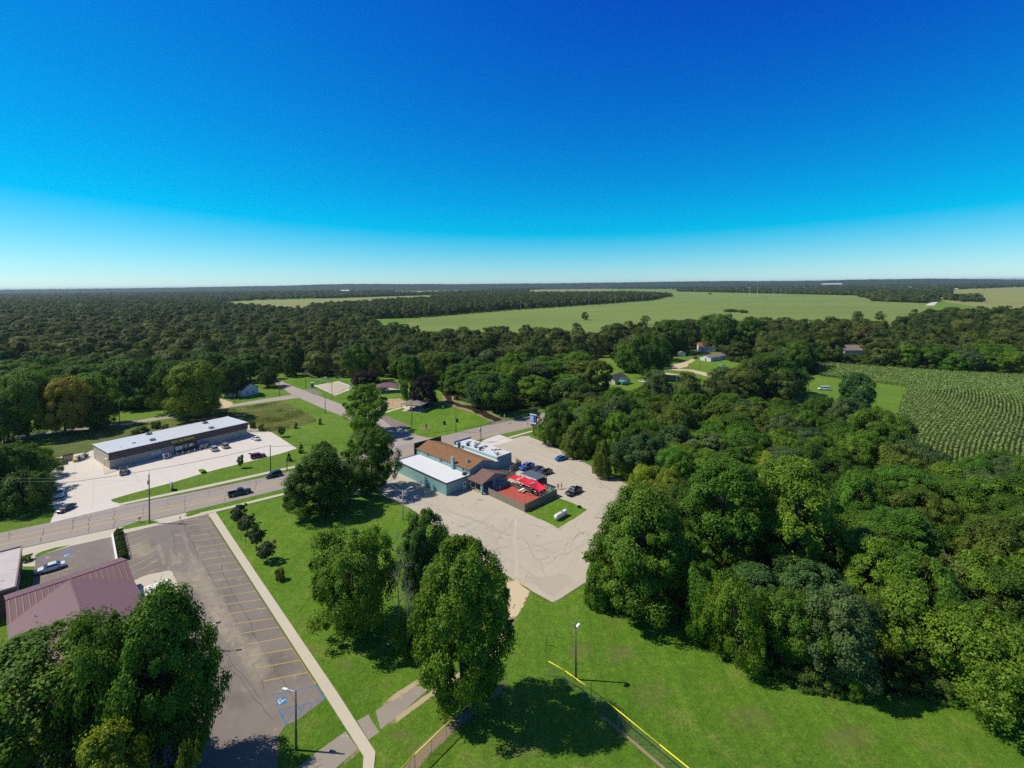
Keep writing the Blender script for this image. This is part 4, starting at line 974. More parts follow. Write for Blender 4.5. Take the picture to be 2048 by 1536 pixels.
def text_mesh(s,size,name,mat,parent,loc,rot,depth=.04,squash=1.0):
    cu=bpy.data.curves.new(name,'FONT'); cu.body=s; cu.size=size; cu.extrude=depth; cu.offset=.012*size; cu.space_character=1.12; cu.align_x='CENTER'
    tmp=bpy.data.objects.new(name,cu); col.objects.link(tmp)
    dg=bpy.context.evaluated_depsgraph_get(); me=bpy.data.meshes.new_from_object(tmp.evaluated_get(dg)); bpy.data.objects.remove(tmp)
    me.materials.clear(); me.materials.append(M[mat]); o=bpy.data.objects.new(name,me); col.objects.link(o); o.parent=parent
    o.location=loc; o.rotation_euler=rot; o.scale=(squash,1,1); return o
M['storeroof']=ribbed('pale ribbed metal roof',(.60,.63,.66),.95,0,.3,.35,.5,.0,.05,.85)
M['fascia']=ribbed('dark brown ribbed metal',(.075,.056,.058),.42,0,.8,.45,.4,.0,.1,.55)
M['tanwall']=plain('tan block wall',(.40,.36,.30),.85,.2,0,.06)
M['tanmetal']=ribbed('tan ribbed metal wall',(.46,.42,.34),.4,1,.5,.6,.3,0,.06,.8)
M['teal']=ribbed('blue green ribbed siding',(.215,.385,.385),.32,1,.5,.6,.25,0,.12,.75)
M['tealx']=ribbed('blue green ribbed end siding',(.215,.365,.37),.32,0,.5,.6,.25,0,.12,.75)
M['teal_plain']=plain('blue green paint',(.235,.41,.41),.7,.25,0,.12)
M['membrane']=surface('white roof membrane',(.66,.67,.69),.2,.8,4,.06,.05,.05,(.45,.44,.42),.33,.06,.6)
M['membrane2']=surface('old white roof coating',(.58,.60,.63),.25,.9,4,.08,.08,.06,(.34,.28,.24),.37,.1,.7)
M['brownroof']=surface('rusty brown shingles',(.235,.125,.062),.25,1.4,9,.16,.14,.12,(.145,.08,.05),.42,.4,.95,stretch=(1,.35,1))
M['porchroof']=ribbed('brown porch shingles',(.185,.115,.10),.45,1,.4,.9,.15,0,.18,.7)
M['maroon']=ribbed('maroon ribbed metal roof',(.185,.10,.104),.8,0,.5,.5,.35,0,.06,.72,.12)
M['maroony']=ribbed('maroon ribbed metal wing roof',(.185,.10,.104),.8,1,.5,.5,.35,0,.06,.76,.12)
M['bluetrim']=plain('blue trim',(.06,.14,.30),.6)
M['woodfence']=ribbed('weathered board fence',(.30,.26,.20),.17,0,.6,.95,.1,0,.22,.45)
M['wood']=plain('weathered timber',(.34,.29,.22),.9,.1,0,.2,3)
M['deck']=ribbed('red painted deck boards',(.44,.095,.07),.15,1,.4,.7,.2,0,.2,.6)
M['redsail']=plain('red shade cloth',(.62,.025,.055),.8,.15,0,.08)
M['greymetal']=ribbed('dark grey roofing',(.115,.13,.155),.5,0,.4,.5,.3,0,.08,.75)
M['darkshingle']=surface('charcoal shingles',(.06,.06,.065),.3,1.5,8,.12,.1,.15,None,.4,.3)
M['whitewall']=ribbed('white lap siding',(.66,.67,.66),.2,2,.3,.6,.25,0,.04,.88)
M['creamwall']=ribbed('cream lap siding',(.64,.60,.44),.2,2,.3,.6,.25,0,.04,.88)
M['brickwall']=surface('dark red brick wall',(.145,.075,.06),.4,2,9,.1,.12,.2,(.09,.05,.045),.45,.4)
M['redshingle']=surface('worn red shingles',(.26,.11,.09),.3,1.5,8,.14,.12,.12,(.16,.10,.09),.4,.3)
M['brownshingle']=surface('grey brown shingles',(.22,.18,.155),.3,1.5,8,.1,.1,.12,None,.4,.3)
M['teal_awning']=plain('teal awning cloth',(.03,.36,.32),.7)

# ---- the store
fs=Frame(G(219.5,939),G(494,872.5)); LX,LY=42.85,17.6; Z1,Z2=5.1,4.75
t=fs.thing('store_building','long low tan store with white metal roof and dark brown sign band','building')
mb=MB(); mb.span(0,LX,.0,.22,0,3.05); mb.build('front_wall',M['tanwall'],t)
mb=MB()
for x in (0,LX-.2): mb.poly([(x,.22,0),(x,LY,0),(x,LY,Z2),(x,.22,Z1)]); 
for x in (.2,LX): mb.poly([(x,.22,0),(x,.22,Z1),(x,LY,Z2),(x,LY,0)])
mb.span(.2,LX-.2,LY-.2,LY,0,Z2-.02); mb.build('end_wall',M['tanmetal'],t)
mb=MB(); roof_slab(mb,(-.25,.2,Z1),(LX+.25,.2,Z1),(LX+.25,LY+.35,Z2),(-.25,LY+.35,Z2),.14)
x=.4
while x<LX: 
    mb.beam((x,.25,Z1+.17),(x,LY+.3,Z2+.17),.07,.08); x+=.95
mb.build('roof',M['storeroof'],t)
mb=MB(); mb.span(-.28,LX+.3,-.16,.14,2.95,5.32); mb.build('fascia',M['fascia'],t)
mb=MB(); mb.beam((-.3,.14,Z1+.2),(-.3,LY+.38,Z2+.2),.12,.2); mb.beam((LX+.3,.14,Z1+.2),(LX+.3,LY+.38,Z2+.2),.12,.2); mb.build('rake_trim',M['white'],t)
text_mesh('DOLLAR GENERAL',.98,'lettering','yellowsteel',t,(20.9,-.2,3.95),(R(90),0,0),.05,.80)
x0,z0=fs.wall(347,910); x1,_=fs.wall(390,900); x0,x1=18.2,25.0
o=window(t,((x0+1.3),-.0,1.45),2.6,2.3,'x',-.08,'darkgrey','shop_window'); 
o=window(t,((x1-1.2),-.0,1.45),2.4,2.3,'x',-.08,'darkgrey','shop_window')
d=MB(); d.span(x0+2.7,x1-2.5,-.07,.0,.02,2.75); o=d.build('entrance_door',M['glass'],t); d=MB(); d.span((x0+x1)/2+.05,(x0+x1)/2+.13,-.11,-.07,.1,2.7); d.build('door_frame',M['chrome'],o)
for a,b,c,e in ((x0+.25,x0+1.25,.9,2.3),(x0+1.4,x0+2.4,1.0,2.3),(x1-2.2,x1-1.2,1.3,2.4)):
    m=MB(); m.span(a,b,-.12,-.085,c,e); m.build('window_poster',M['white'],t)
m=MB(); m.span(x0-.2,x1+.2,-.9,-.18,2.72,2.86); m.build('entrance_canopy',M['darkgrey'],t)
for a in (x0-.15,x1+.05): m=MB(); m.span(a,a+.12,-.9,-.78,.02,2.72); m.build('canopy_post',M['darkgrey'],t)
xa,za=fs.wall(303,912); xb,zb=fs.wall(323,901)
m=MB(); m.span(xa,xb,-.05,-.0,1.35,2.15); o=m.build('banner',M['white'],t); m=MB(); m.span(xa+.3,xb-.3,-.065,-.05,1.62,1.88); m.build('banner_stripe',plain('faded blue print',(.30,.33,.60)),o)
for i,(px,py) in enumerate(((297.5,867.5),(305,880.5),(410,845.7),(422.5,856.7))):
    p=fs.g(px,py,5.2); m=MB(); m.span(p.x-.8,p.x+.8,p.y-.75,p.y+.75,4.95,5.75); o=m.build('air_conditioner',M['grey'],t,False,.05)
    m=MB(); m.tube((p.x-.3,p.y,5.75),(p.x-.3,p.y,5.85),.42,None,12); m.tube((p.x+.45,p.y+.3,5.75),(p.x+.45,p.y+.3,5.82),.2,None,10); m.build('fan',M['black'],o)
p=fs.g(267.5,886,5.2); m=MB(); m.tube((p.x,p.y,4.9),(p.x,p.y,5.4),.5,.55,14); m.build('roof_fan',M['galv'],t); 
p=fs.g(242,895,5.2); m=MB(); m.tube((p.x,p.y,4.9),(p.x,p.y,5.6),.08,None,8); m.build('vent_pipe',M['white'],t)
for i in range(5): m=MB(); m.span(4+i*8.4,4.12+i*8.4,-.1,0,.0,2.95); m.build('downpipe',M['tanwall'],t)
m=MB(); m.span(-.06,0,5.2,6.4,0,2.2); o=m.build('side_door',M['tanwall'],t); m=MB(); m.span(-.1,-.06,6.15,6.25,1,1.15); m.build('handle',M['chrome'],o)
m=MB(); m.span(-.5,-.02,2.2,3.2,2.9,3.0); m.build('door_hood',M['white'],t)
# things that stand along the shop front
def front_thing(name,label,cat,px,py,group=None):
    P=G(px,py); return thing(name,label,cat,P,fs.a,group)
t=front_thing('ice_freezer','blue and white ice freezer with red arched top on the shop walk','freezer',331.5,917)
m=MB(); m.span(-.85,.85,-.4,.45,.05,1.7); m.build('cabinet',M['white'],t,False,.04)
m=MB(); m.span(-.62,.62,-.43,-.4,.5,1.5); m.build('door',plain('freezer blue',(.03,.14,.42)),t)
m=MB(); pts=[(.8*math.cos(a),.35*math.sin(a)) for a in [math.pi*i/10 for i in range(11)]]
for (a,b),(c,e) in zip(pts,pts[1:]): m.poly([(a,-.42,1.72),(c,-.42,1.72),(c,-.42,1.72+e),(a,-.42,1.72+b)][::-1]); m.poly([(a,-.3,1.72),(c,-.3,1.72),(c,-.3,1.72+e),(a,-.3,1.72+b)]); m.poly([(a,-.42,1.72+b),(c,-.42,1.72+e),(c,-.3,1.72+e),(a,-.3,1.72+b)])
m.build('top_sign',plain('faded red sign',(.5,.07,.09)),t)
t=front_thing('gas_cage','blue framed gas bottle cage with two pale notice boards by the shop wall','cage',407,896)
m=MB()
for x in (-1.5,-.03,1.45): m.span(x,x+.07,-.5,-.43,0,1.9); m.span(x,x+.07,.43,.5,0,1.9)
m.span(-1.5,1.52,-.5,.5,1.9,1.97); m.span(-1.5,1.52,-.5,.5,.02,.1); m.span(-1.5,1.52,-.48,.48,.95,1.0); m.build('frame',plain('cage blue',(.05,.15,.38)),t)
for x in (-1.3,.15):
    m=MB(); m.span(x,x+1.1,-.54,-.5,.45,1.5); m.build('notice_board',plain('pale notice',(.55,.48,.42)),t)
for i in range(5):
    m=MB(); m.tube((-1.2+i*.6,0,.1),(-1.2+i*.6,0,.55),.15,.15,10); m.ball((-1.2+i*.6,0,.55),.15,10,5); m.build('gas_bottle',M['white'],t)
lb=['just beside the ice freezer','between the ice freezer and the shop window','in front of the first shop window','before the entrance door','in front of the second shop window','at the end of the shop window','before the gas cage','at the far end of the gas cage']
for i,(x,y) in enumerate(((405,605),(530,565),(655,530),(775,505),(893,492),(1015,452),(1128,420),(1240,402))):
    P=G(290+x/10.24,860+y/10.24); t=thing('bollard',f'yellow steel bollard {lb[i]}','bollard',P,0,'bollards along the store front')
    m=MB(); m.tube((0,0,-.02),(0,0,1.08),.12,.12,12); m.ball((0,0,1.08),.12,12,6,(1,1,.7)); m.build('post',M['bollard'],t,True)
# wooden bin enclosure and the cage trolleys beside it
def board_fence(pts,h,label,posts=2.2,mat='woodfence',name='wooden_fence',cat='fence',post_mat='wood',th=.05,cap=False):
    """upright boards along a plan line of world points; each run is a panel, each post a post"""
    base=pts[0]; t=thing(name,label,cat,(base.x,base.y,0))
    for a,b in zip(pts,pts[1:]):
        d=b-a; L=d.length; ang=math.atan2(d.y,d.x); n=max(1,round(L/posts))
        for i in range(n):
            p=a.lerp(b,i/n)-base; m=MB(); x=0; w=L/n; rg_=random.Random(i*7+int(L*10))
            while x<w-.02:
                ww=min(.16,w-x); m.box((x+ww/2,rg_.uniform(-.008,.008),h/2+rg_.uniform(-.03,.03)),(ww-.012,th,h)); x+=.172
            m.span(0,w,.03,.09,h*.2,h*.2+.1); m.span(0,w,.03,.09,h*.8,h*.8+.1)
            o=m.build('fence_panel',M[mat],t); o.location=p; o.rotation_euler=(0,0,ang)
            m=MB(); m.span(-.06,.06,.03,.15,-.05,h+.08); o=m.build('post',M[post_mat],t); o.location=p; o.rotation_euler=(0,0,ang)
    return t
M['bin_boards']=ribbed('dark brown fence boards',(.12,.085,.065),.18,0,.6,.9,.1,0,.2,.6)
board_fence([G(104,932.5),G(126,929),G(126.3,923.5),G(147,919.5)],2.3,'dark brown board screen round the store bins','bin_boards' and 2.4,'bin_boards','bin_screen','fence')
for i,(px,py) in enumerate(((114,931),(137,921.5))):
    m=MB(); P=G(px,py); 
rgt=random.Random(4); cage_lb=['yellow sided','plain steel','black packed','tall grey','white packed','dark loaded','far end']
for i,(px,py) in enumerate(((149.5,924),(153.5,922.8),(157.5,921.5),(161.5,920),(165.5,918.5),(169.5,916.5),(173.5,914))):
    P=G(px,py); t=thing('cage_trolley',f'{cage_lb[i]} wheeled wire trolley in the cluster by the bin screen','trolley',P,fs.a+rgt.uniform(-.15,.15),'wire trolleys by the bin screen')
    m=MB()
    for x in (-.45,.41):
        for y in (-.4,.36): m.span(x,x+.04,y,y+.04,.1,1.75)
    for z in (.15,.6,1.05,1.5,1.72):
        m.span(-.45,.45,-.4,-.37,z,z+.03); m.span(-.45,.45,.37,.4,z,z+.03); m.span(-.45,-.42,-.37,.37,z,z+.03); m.span(.42,.45,-.37,.37,z,z+.03)
    m.span(-.45,.45,-.4,.4,.1,.14); m.build('wire_frame',M['yellowsteel'] if i==0 else M['galv'],t)
    m=MB(); m.span(-.38,.38,-.33,.33,.15,rgt.uniform(.7,1.6)); m.build('load',[M['bollard'],M['white'],M['black'],M['white'],M['white'],M['darkgrey'],M['black']][i],t,False,.05)
    m=MB(); m.ball((rgt.uniform(-.1,.1),0,1.72),.28,8,6,(1.2,1,.6)); m.build('top_bag',plain('load wrap',[(.7,.4,.03),(.6,.6,.6),(.6,.08,.05),(.55,.55,.65),(.6,.5,.1),(.1,.1,.1),(.05,.05,.05)][i]),t,True)
# ---- the bar
fb=Frame(G(892.8,992),G(935,976))
t=fb.thing('bar_building','blue green bar with rusty brown gable roof between two white flat roofed wings','building')
m=MB(); m.span(0,8.35,0,.2,0,3.3); m.build('end_wall',M['tealx'],t)
m=MB(); m.span(0,.2,.2,25.7,0,3.3); m.span(.2,8.3,25.5,25.7,0,3.3); m.build('side_wall',M['teal'],t)
m=MB(); m.span(.12,8.36,.12,25.6,3.3,3.42); m.build('flat_roof',M['membrane'],t)
m=MB(); m.span(-.12,.12,-.1,25.8,3.2,3.5); m.span(.12,8.36,-.12,.12,3.2,3.5); m.build('roof_edge',M['darkgrey'],t)
m=MB(); m.span(-.14,8.3,25.6,25.86,3.15,3.6); m.build('blue_edge',M['bluetrim'],t)
m=MB(); gable_walls(m,8.4,17.9,0,27.0,5.0,6.45,'y'); m.build('main_wall',M['teal'],t)
m=MB(); gable(m,8.4,17.9,0,27.0,5.0,6.45,'y',.3,.14); m.build('brown_roof',M['brownroof'],t)
m=MB(); m.span(13.05,13.25,-.3,27.3,6.56,6.66); m.build('ridge_cap',plain('rusty ridge cap',(.33,.17,.075)),t)
m=MB(); m.span(7.9,18.6,27.35,27.65,0,6.6); m.build('parapet',M['black'],t)
for i,y in enumerate((3.0,9.6,11.2,13.6,15.4,17.4,20.6,23.6)): window(t,(8.4,y,4.35),.55,.6,'y',-.07,'white' if i%3 else 'darkgrey')
m=MB(); m.span(7.75,8.4,7.0,8.0,3.42,6.75); o=m.build('chimney',M['teal_plain'],t); m=MB(); m.span(7.65,8.5,6.9,8.1,6.75,6.85); m.span(7.9,8.25,7.2,7.8,6.85,7.0); m.build('chimney_cap',M['teal_plain'],o)
p=fb.g(925,928.5,5.4); m=MB(); m.span(10.2,10.75,3.2,3.75,5.3,6.75); o=m.build('chimney',M['teal_plain'],t); m=MB(); m.span(10.12,10.83,3.12,3.83,6.75,6.83); m.build('chimney_cap',M['galv'],o)
for x,y,z in ((11.0,20.5,5.85),(12.6,16.4,6.25),(12.4,11.4,6.3),(15.4,22.5,5.8),(10.3,13.2,5.65)):
    m=MB(); m.tube((x,y,z-.1),(x,y,z+.32),.09,None,8); m.build('roof_vent',M['darkgrey'],t)
m=MB(); m.span(6.9,7.75,1.0,1.7,3.42,4.15); m.build('air_conditioner',M['darkgrey'],t,False,.04)
m=MB(); m.span(7.9,8.2,1.5,1.9,3.42,4.3); m.build('roof_vent',M['galv'],t)
m=MB(); m.span(5.9,6.9,-.06,0,.05,2.15); o=m.build('door',M['white'],t); m=MB(); m.span(6.25,6.7,-.09,-.06,1.2,1.8); m.build('pane',M['glass'],o); m=MB(); m.span(5.98,6.06,-.12,-.06,1.0,1.12); m.build('handle',M['chrome'],o)
window(t,(11.2,0,2.2),.8,.9,'x',-.07)
# wing beyond the gable
m=MB(); m.span(22.2,28.6,3.5,3.7,0,4.15); m.span(22.2,28.6,24.1,24.3,0,4.15); m.build('wing_end_wall',M['tealx'],t)
m=MB(); m.span(22.2,22.4,3.7,24.1,3.0,4.15); m.span(28.4,28.6,3.7,24.1,0,4.15); m.build('wing_side_wall',M['teal_plain'],t)
m=MB(); m.span(22.3,28.5,3.6,24.2,4.15,4.27); m.build('wing_roof',M['membrane2'],t)
m=MB(); roof_slab(m,(17.9,2.6,3.65),(17.9,24.6,3.65),(22.2,24.6,3.25),(22.2,2.6,3.25),.12); m.build('valley_roof',M['membrane'],t)
m=MB(); m.span(17.9,22.2,2.6,2.8,0,3.25); m.build('wing_end_wall',M['tealx'],t)
m=MB(); m.span(21.9,29.2,24.3,24.5,3.6,4.7); m.build('blue_edge',M['bluetrim'],t)
for x,y,w,h in ((21.2,21.0,.7,1.0),(23.0,18.6,.8,.8),(24.4,20.2,.9,.6),(23.6,15.4,.8,.9),(25.4,17.0,.9,.6),(24.4,13.0,.7,.7),(22.9,12.2,.6,1.0),(26.3,13.6,1.1,.4)):
    m=MB(); m.span(x-w/2,x+w/2,y-w/2,y+w/2,3.6 if x<22 else 4.25,4.27+h); m.tube((x,y,4.2+h),(x+.5,y-.5,4.2+h),.16,None,8); m.build('roof_unit',M['grey'] if x>23 else M['darkgrey'],t,False,.03)
for x,y,a,b in ((26.2,21.4,1.4,.35),(27.0,17.5,.5,2.4),(26.0,9.0,1.3,.8),(27.6,8.0,1.2,.6),(25.0,6.4,1.6,.7),(24.2,5.2,1.0,.5)):
    m=MB(); rr=random.Random(int(x*10+y)); 
    for k in range(7): m.box((x+rr.gauss(0,a*.4),y+rr.gauss(0,b*.6),4.31+rr.uniform(0,.06)),(rr.uniform(.3,.9),rr.uniform(.15,.5),.08),rr.uniform(0,3))
    m.build('roof_debris',plain('brown roof debris',(.2,.13,.1),.95,.1,0,.3),t)
# porch
m=MB(); gable(m,7.3,17.0,-6.4,-1.0,2.95,4.55,'y',.35,.14); m.build('porch_roof',M['porchroof'],t)
m=MB(); m.poly([(7.3,-6.3,2.95),(17,-6.3,2.95),(12.15,-6.3,4.55)]); m.poly([(7.3,-6.2,2.95),(12.15,-6.2,4.55),(17,-6.2,2.95)]); m.build('porch_gable',M['tealx'],t)
m=MB(); roof_slab(m,(7.1,-2.2,2.75),(8.6,-2.2,2.75),(8.6,.0,3.15),(7.1,.0,3.15),.1); m.build('door_hood',M['porchroof'],t)
for x,y,w in ((7.45,-6.35,.55),(17.0,-6.35,.3),(12.1,-6.35,.3)): m=MB(); m.span(x-w/2,x+w/2,y-w/2,y+w/2,0,2.95 if x!=12.1 else 3.6); m.build('porch_post',M['teal_plain'],t)
for y in (-3.6,-1.4): m=MB(); m.span(7.4,7.55,y-.08,y+.08,0,2.85); m.build('porch_post',M['wood'],t)
m=MB(); m.span(7.42,7.5,-6.0,-1.4,.85,.95); m.span(7.42,7.5,-6.0,-1.4,.3,.4); m.build('porch_rail',M['wood'],t)
m=MB(); m.span(7.3,17,-6.3,-.05,0,.1); m.build('porch_floor',M['walk'],t)
# ---- deck, fences, sails, canopy
fence_pts=[fb.W((8.3,-6.6)),fb.W((8.3,-22.2)),fb.W((20.9,-22.0))]
board_fence([fb.W((8.35,-8.0)),fb.W((8.0,-22.2)),fb.W((20.9,-22.0))],2.0,'tall weathered grey board fence round the red deck',2.4)
for o in [c for c in col.objects if c.get('label','').startswith('tall weathered')]: pass
def fthing(name,label,cat,x,y,group=None,z=0,rz=0):
    p=fb.W((x,y)); return thing(name,label,cat,(p.x,p.y,z),fb.a+rz,group)
t=fthing('deck','red painted timber deck inside the board fence','deck',0,0)
m=MB(); m.span(9.3,16.6,-21.6,-7.6,.3,.42); m.build('floorboards',M['deck'],t)
m=MB(); m.span(9.4,16.5,-21.5,-7.7,.0,.29); m.build('joists',M['wood'],t)
t2=fthing('deck_rail','white topped timber rail along the side of the red deck','rail',0,0)
for i in range(9): m=MB(); y=-7.4-i*1.72; m.span(16.65,16.77,y-.06,y+.06,.0,1.4); m.build('post',M['wood'],t2)
for z in (.8,1.38): m=MB(); m.span(16.6,16.82,-21.3,-7.3,z,z+.07); m.build('rail',M['white'] if z>1 else M['wood'],t2)
t=fthing('planter','planting bed of low green plants beside the deck rail','planter',0,0)
m=MB(); m.span(17.3,18.8,-14.0,-9.0,.0,.35); m.build('box',M['wood'],t)
rgl=np.random.default_rng(8); pp=np.stack([rgl.uniform(17.3,18.8,900),rgl.uniform(-14,-9,900),rgl.uniform(.3,.8,900)],1); nn_=rgl.normal(size=(900,3))+[0,0,1]; nn_/=np.linalg.norm(nn_,axis=1,keepdims=True)
me=leaf_mesh('foliage',pp,nn_,.13*rgl.uniform(.6,1.4,900),rgl.uniform(0,1,900),'leaf'); o=bpy.data.objects.new('foliage',me); col.objects.link(o); o.parent=t; o.color=(.06,.14,.02,1)
def sail(label,c,sag,res=10):
    t=fthing('shade_sail',label,'shade sail',0,0,'red shade sails over the deck yard')
    m=MB(); P=[Vector(p) for p in c]; idx={}
    for i in range(res+1):
        for j in range(res+1):
            u,v=i/res,j/res
            pin=1-.13*math.sin(math.pi*u)*0
            p=P[0].lerp(P[1],u).lerp(P[3].lerp(P[2],u),v); ce=(P[0]+P[1]+P[2]+P[3])/4
            e=max(math.sin(math.pi*u)*abs(2*v-1)**3,math.sin(math.pi*v)*abs(2*u-1)**3)
            p=p.lerp(ce,.12*e); p.z-=sag*math.sin(math.pi*u)*math.sin(math.pi*v); idx[i,j]=len(m.v); m.v.append(p)
    for i in range(res):
        for j in range(res): m.f.append((idx[i,j],idx[i+1,j],idx[i+1,j+1],idx[i,j+1])); m.m.append(0)
    o=m.build('cloth',M['redsail'],t,True); s_=o.modifiers.new('th','SOLIDIFY'); s_.thickness=.012
    for p in P:
        k=MB(); k.tube((p.x,p.y,0),(p.x,p.y,p.z+.1),.06,None,8); k.build('post',M['wood'],t)
    return t
sail('small red shade sail next to the porch',((15.4,-7.7,2.9),(18.9,-8.2,2.7),(18.9,-11.3,3.2),(15.6,-11.0,2.9)),.25)
sail('long middle red shade sail beside the grey canopy',((15.7,-11.5,3.0),(19.0,-11.5,3.1),(18.7,-16.2,3.2),(15.1,-16.6,2.9)),.45)
sail('sagging red shade sail over the fence corner',((15.2,-17.0,2.9),(18.9,-16.4,3.3),(18.0,-21.4,2.9),(14.4,-21.5,3.0)),.7)
t=fthing('canopy','flat dark grey roofed shelter behind the red shade sails','canopy',0,0)
m=MB(); roof_slab(m,(19.3,-15.9,3.2),(19.3,-9.2,3.2),(24.0,-9.2,3.0),(24.0,-15.9,3.0),.12); m.build('roof',M['greymetal'],t)
for x in (19.5,23.8):
    for y in (-15.6,-9.5): m=MB(); m.span(x-.08,x+.08,y-.08,y+.08,0,3.02); m.build('post',M['wood'],t)
m=MB(); m.span(19.5,23.9,-15.75,-15.68,.3,2.4); m.span(23.8,23.88,-15.6,-9.5,.3,2.4); m.build('side_screen',M['darkgrey'],t)
m=MB(); m.span(19.2,19.3,-15.9,-9.2,3.05,3.36); m.build('fascia_board',M['white'],t)
board_fence([fb.W((19.0,2.4)),fb.W((21.2,-3.0)),fb.W((22.4,-4.6))],1.9,'short board fence closing the yard by the bar wing',2.0)
board_fence([fb.W((24.6,-.2)),fb.W((29.8,.3)),fb.W((30.6,3.6))],1.9,'angled board fence screening the bar bins',2.0)
board_fence([fb.W((20.9,-21.8)),fb.W((21.2,-16.4))],1.9,'plain board fence at the canopy end of the deck yard',2.0)
def picnic(t,mat,rz=0):
    m=MB(); m.span(-.9,.9,-.38,.38,.72,.77); m.build('tabletop',M[mat],t)
    for y in (-.72,.72): m=MB(); m.span(-.9,.9,y-.13,y+.13,.43,.48); m.build('bench',M[mat],t)
    for x in (-.65,.65):
        m=MB(); m.beam((x,-.62,0),(x,-.2,.72),.08,.05); m.beam((x,.62,0),(x,.2,.72),.08,.05); m.span(x-.03,x+.03,-.75,.75,.38,.43); m.build('leg_frame',M[mat],t)
p=fb.g(1044,984,.42); t=fthing('picnic_table','white picnic table on the red deck by the rail','picnic table',p.x,p.y,z=.42,rz=.2); picnic(t,'white')
p=fb.g(1072,987,0); t=fthing('picnic_table','brown picnic table between deck rail and sagging red sail','picnic table',18.4,-19.5,rz=1.4); picnic(t,'wood')
p=fb.g(998,982,.0); t=fthing('picnic_table','dark picnic table in the porch shade','picnic table',11.5,-5.0,z=.1,rz=.1); picnic(t,'wood')
t=fthing('parasol','half folded green parasol behind the board fence corner','parasol',19.8,-20.6)
m=MB(); m.tube((0,0,0),(0,0,2.3),.035,None,8); m.build('pole',M['galv'],t); m=MB(); m.tube((0,0,1.5),(0,0,2.35),1.0,.05,10); m.build('cover',plain('dull green cloth',(.10,.26,.20),.85),t)
for x,y in ((9.0,-12.0),(9.0,-17.5),(9.0,-21.4)):
    t=fthing('string_light_pole',['slim light pole by the deck fence, close to the porch','slim light pole halfway along the deck fence','slim light pole in the deck fence corner'][[-12.0,-17.5,-21.4].index(y)],'pole',x,y); m=MB(); m.tube((0,0,0),(0,0,3.4),.045,None,8); m.build('shaft',M['wood'],t); m=MB(); m.span(-.15,.15,-.02,.02,3.3,3.36); m.build('crossbar',M['wood'],t)
P=G(1110,1043); Qq=G(1134,1029); d=Qq-P
t=thing('propane_tank','big white horizontal propane tank on the small grass patch','gas tank',((P+Qq)/2).to_tuple(),math.atan2(d.y,d.x))
m=MB(); Lh=d.length/2; r=.62
prof=[(-Lh,.02),(-Lh+.06,.3),(-Lh+.22,.5),(-Lh+.5,r),(Lh-.5,r),(Lh-.22,.5),(Lh-.06,.3),(Lh,.02)]
for (a,ra),(b,rb) in zip(prof,prof[1:]): m.tube((a,0,.95),(b,0,.95),ra,rb,20,False)
m.build('shell',M['white'],t,True); m=MB(); m.tube((.1,0,1.5),(.1,0,1.78),.2,.2,12); m.build('valve_dome',M['grey'],t)
for x in (-Lh*.6,Lh*.6): m=MB(); m.span(x-.12,x+.12,-.4,.4,0,.5); m.build('foot',M['grey'],t)
# ---- church with the maroon roof
fc=Frame(G(25,1197,6.4),G(250,1122,6.4)); EZ,RZ=4.9,6.4
R2=fc.g(250,1122,RZ); J=fc.g(149,1156,RZ); E1=fc.g(259.5,1161,EZ); E2=fc.g(272,1220,EZ); L1=fc.g(20,1249,EZ)
xr=max(E1.x,R2.x); xl=min(L1.x,0); ye=(E1.y+L1.y)/2; dep=-ye
t=fc.thing('church_building','low church with maroon metal roofs meeting at a ridge','building')
def two(mb,pts,th=.12):
    P=[Vector(p) for p in pts]
    if (P[1]-P[0]).cross(P[2]-P[0]).z<0: P.reverse()
    T_=[p+Vector((0,0,th)) for p in P]; mb.poly(T_); mb.poly(P[::-1])
    for i in range(len(P)): j=(i+1)%len(P); mb.poly([P[i],P[j],T_[j],T_[i]])
wl,wr=xl+.1,xr-.1; jx=(wl+wr)/2; yb=26
m=MB(); two(m,[(xl-.3,0,RZ),(jx,0,RZ),(wl,ye,EZ),(xl-.3,ye,EZ)]); two(m,[(jx,0,RZ),(xr+.3,0,RZ),(xr+.3,ye,EZ),(wr,ye,EZ)]); two(m,[(xl-.3,0,RZ),(xr+.3,0,RZ),(xr+.3,dep,EZ),(xl-.3,dep,EZ)])
m.build('roof',M['maroon'],t)
m=MB(); two(m,[(jx,-.02,RZ),(wl-.35,ye-.1,EZ-.05),(wl-.35,-yb,EZ-.05),(jx,-yb,RZ)]); two(m,[(jx,-.02,RZ),(jx,-yb,RZ),(wr+.35,-yb,EZ-.05),(wr+.35,ye-.1,EZ-.05)])
m.build('wing_roof',M['maroony'],t)
m=MB(); m.beam((xl-.35,0,RZ+.14),(xr+.35,0,RZ+.14),.3,.05); m.beam((jx,-.2,RZ+.14),(jx,-yb,RZ+.14),.3,.05); m.build('ridge_cap',plain('maroon trim',(.16,.085,.09),.5),t)
m=MB(); m.span(wl,wr,-yb+.3,ye-.2,0,EZ-.15); m.span(xl,xr,ye+.1,dep-.2,0,EZ-.1); m.poly([(xr-.02,ye+.1,EZ-.1),(xr-.02,dep-.2,EZ-.1),(xr-.02,0,RZ-.05)]); m.build('wall',plain('tan church wall',(.36,.31,.26)),t)
m=MB(); m.tube((2.2,ye-2,5.2),(2.2,ye-2,6.2),.07,None,8); m.build('vent_pipe',M['white'],t)
for y in (ye-3,ye-7,ye-11): window(t,(wr,y,1.9),1.2,1.3,'y',.08)
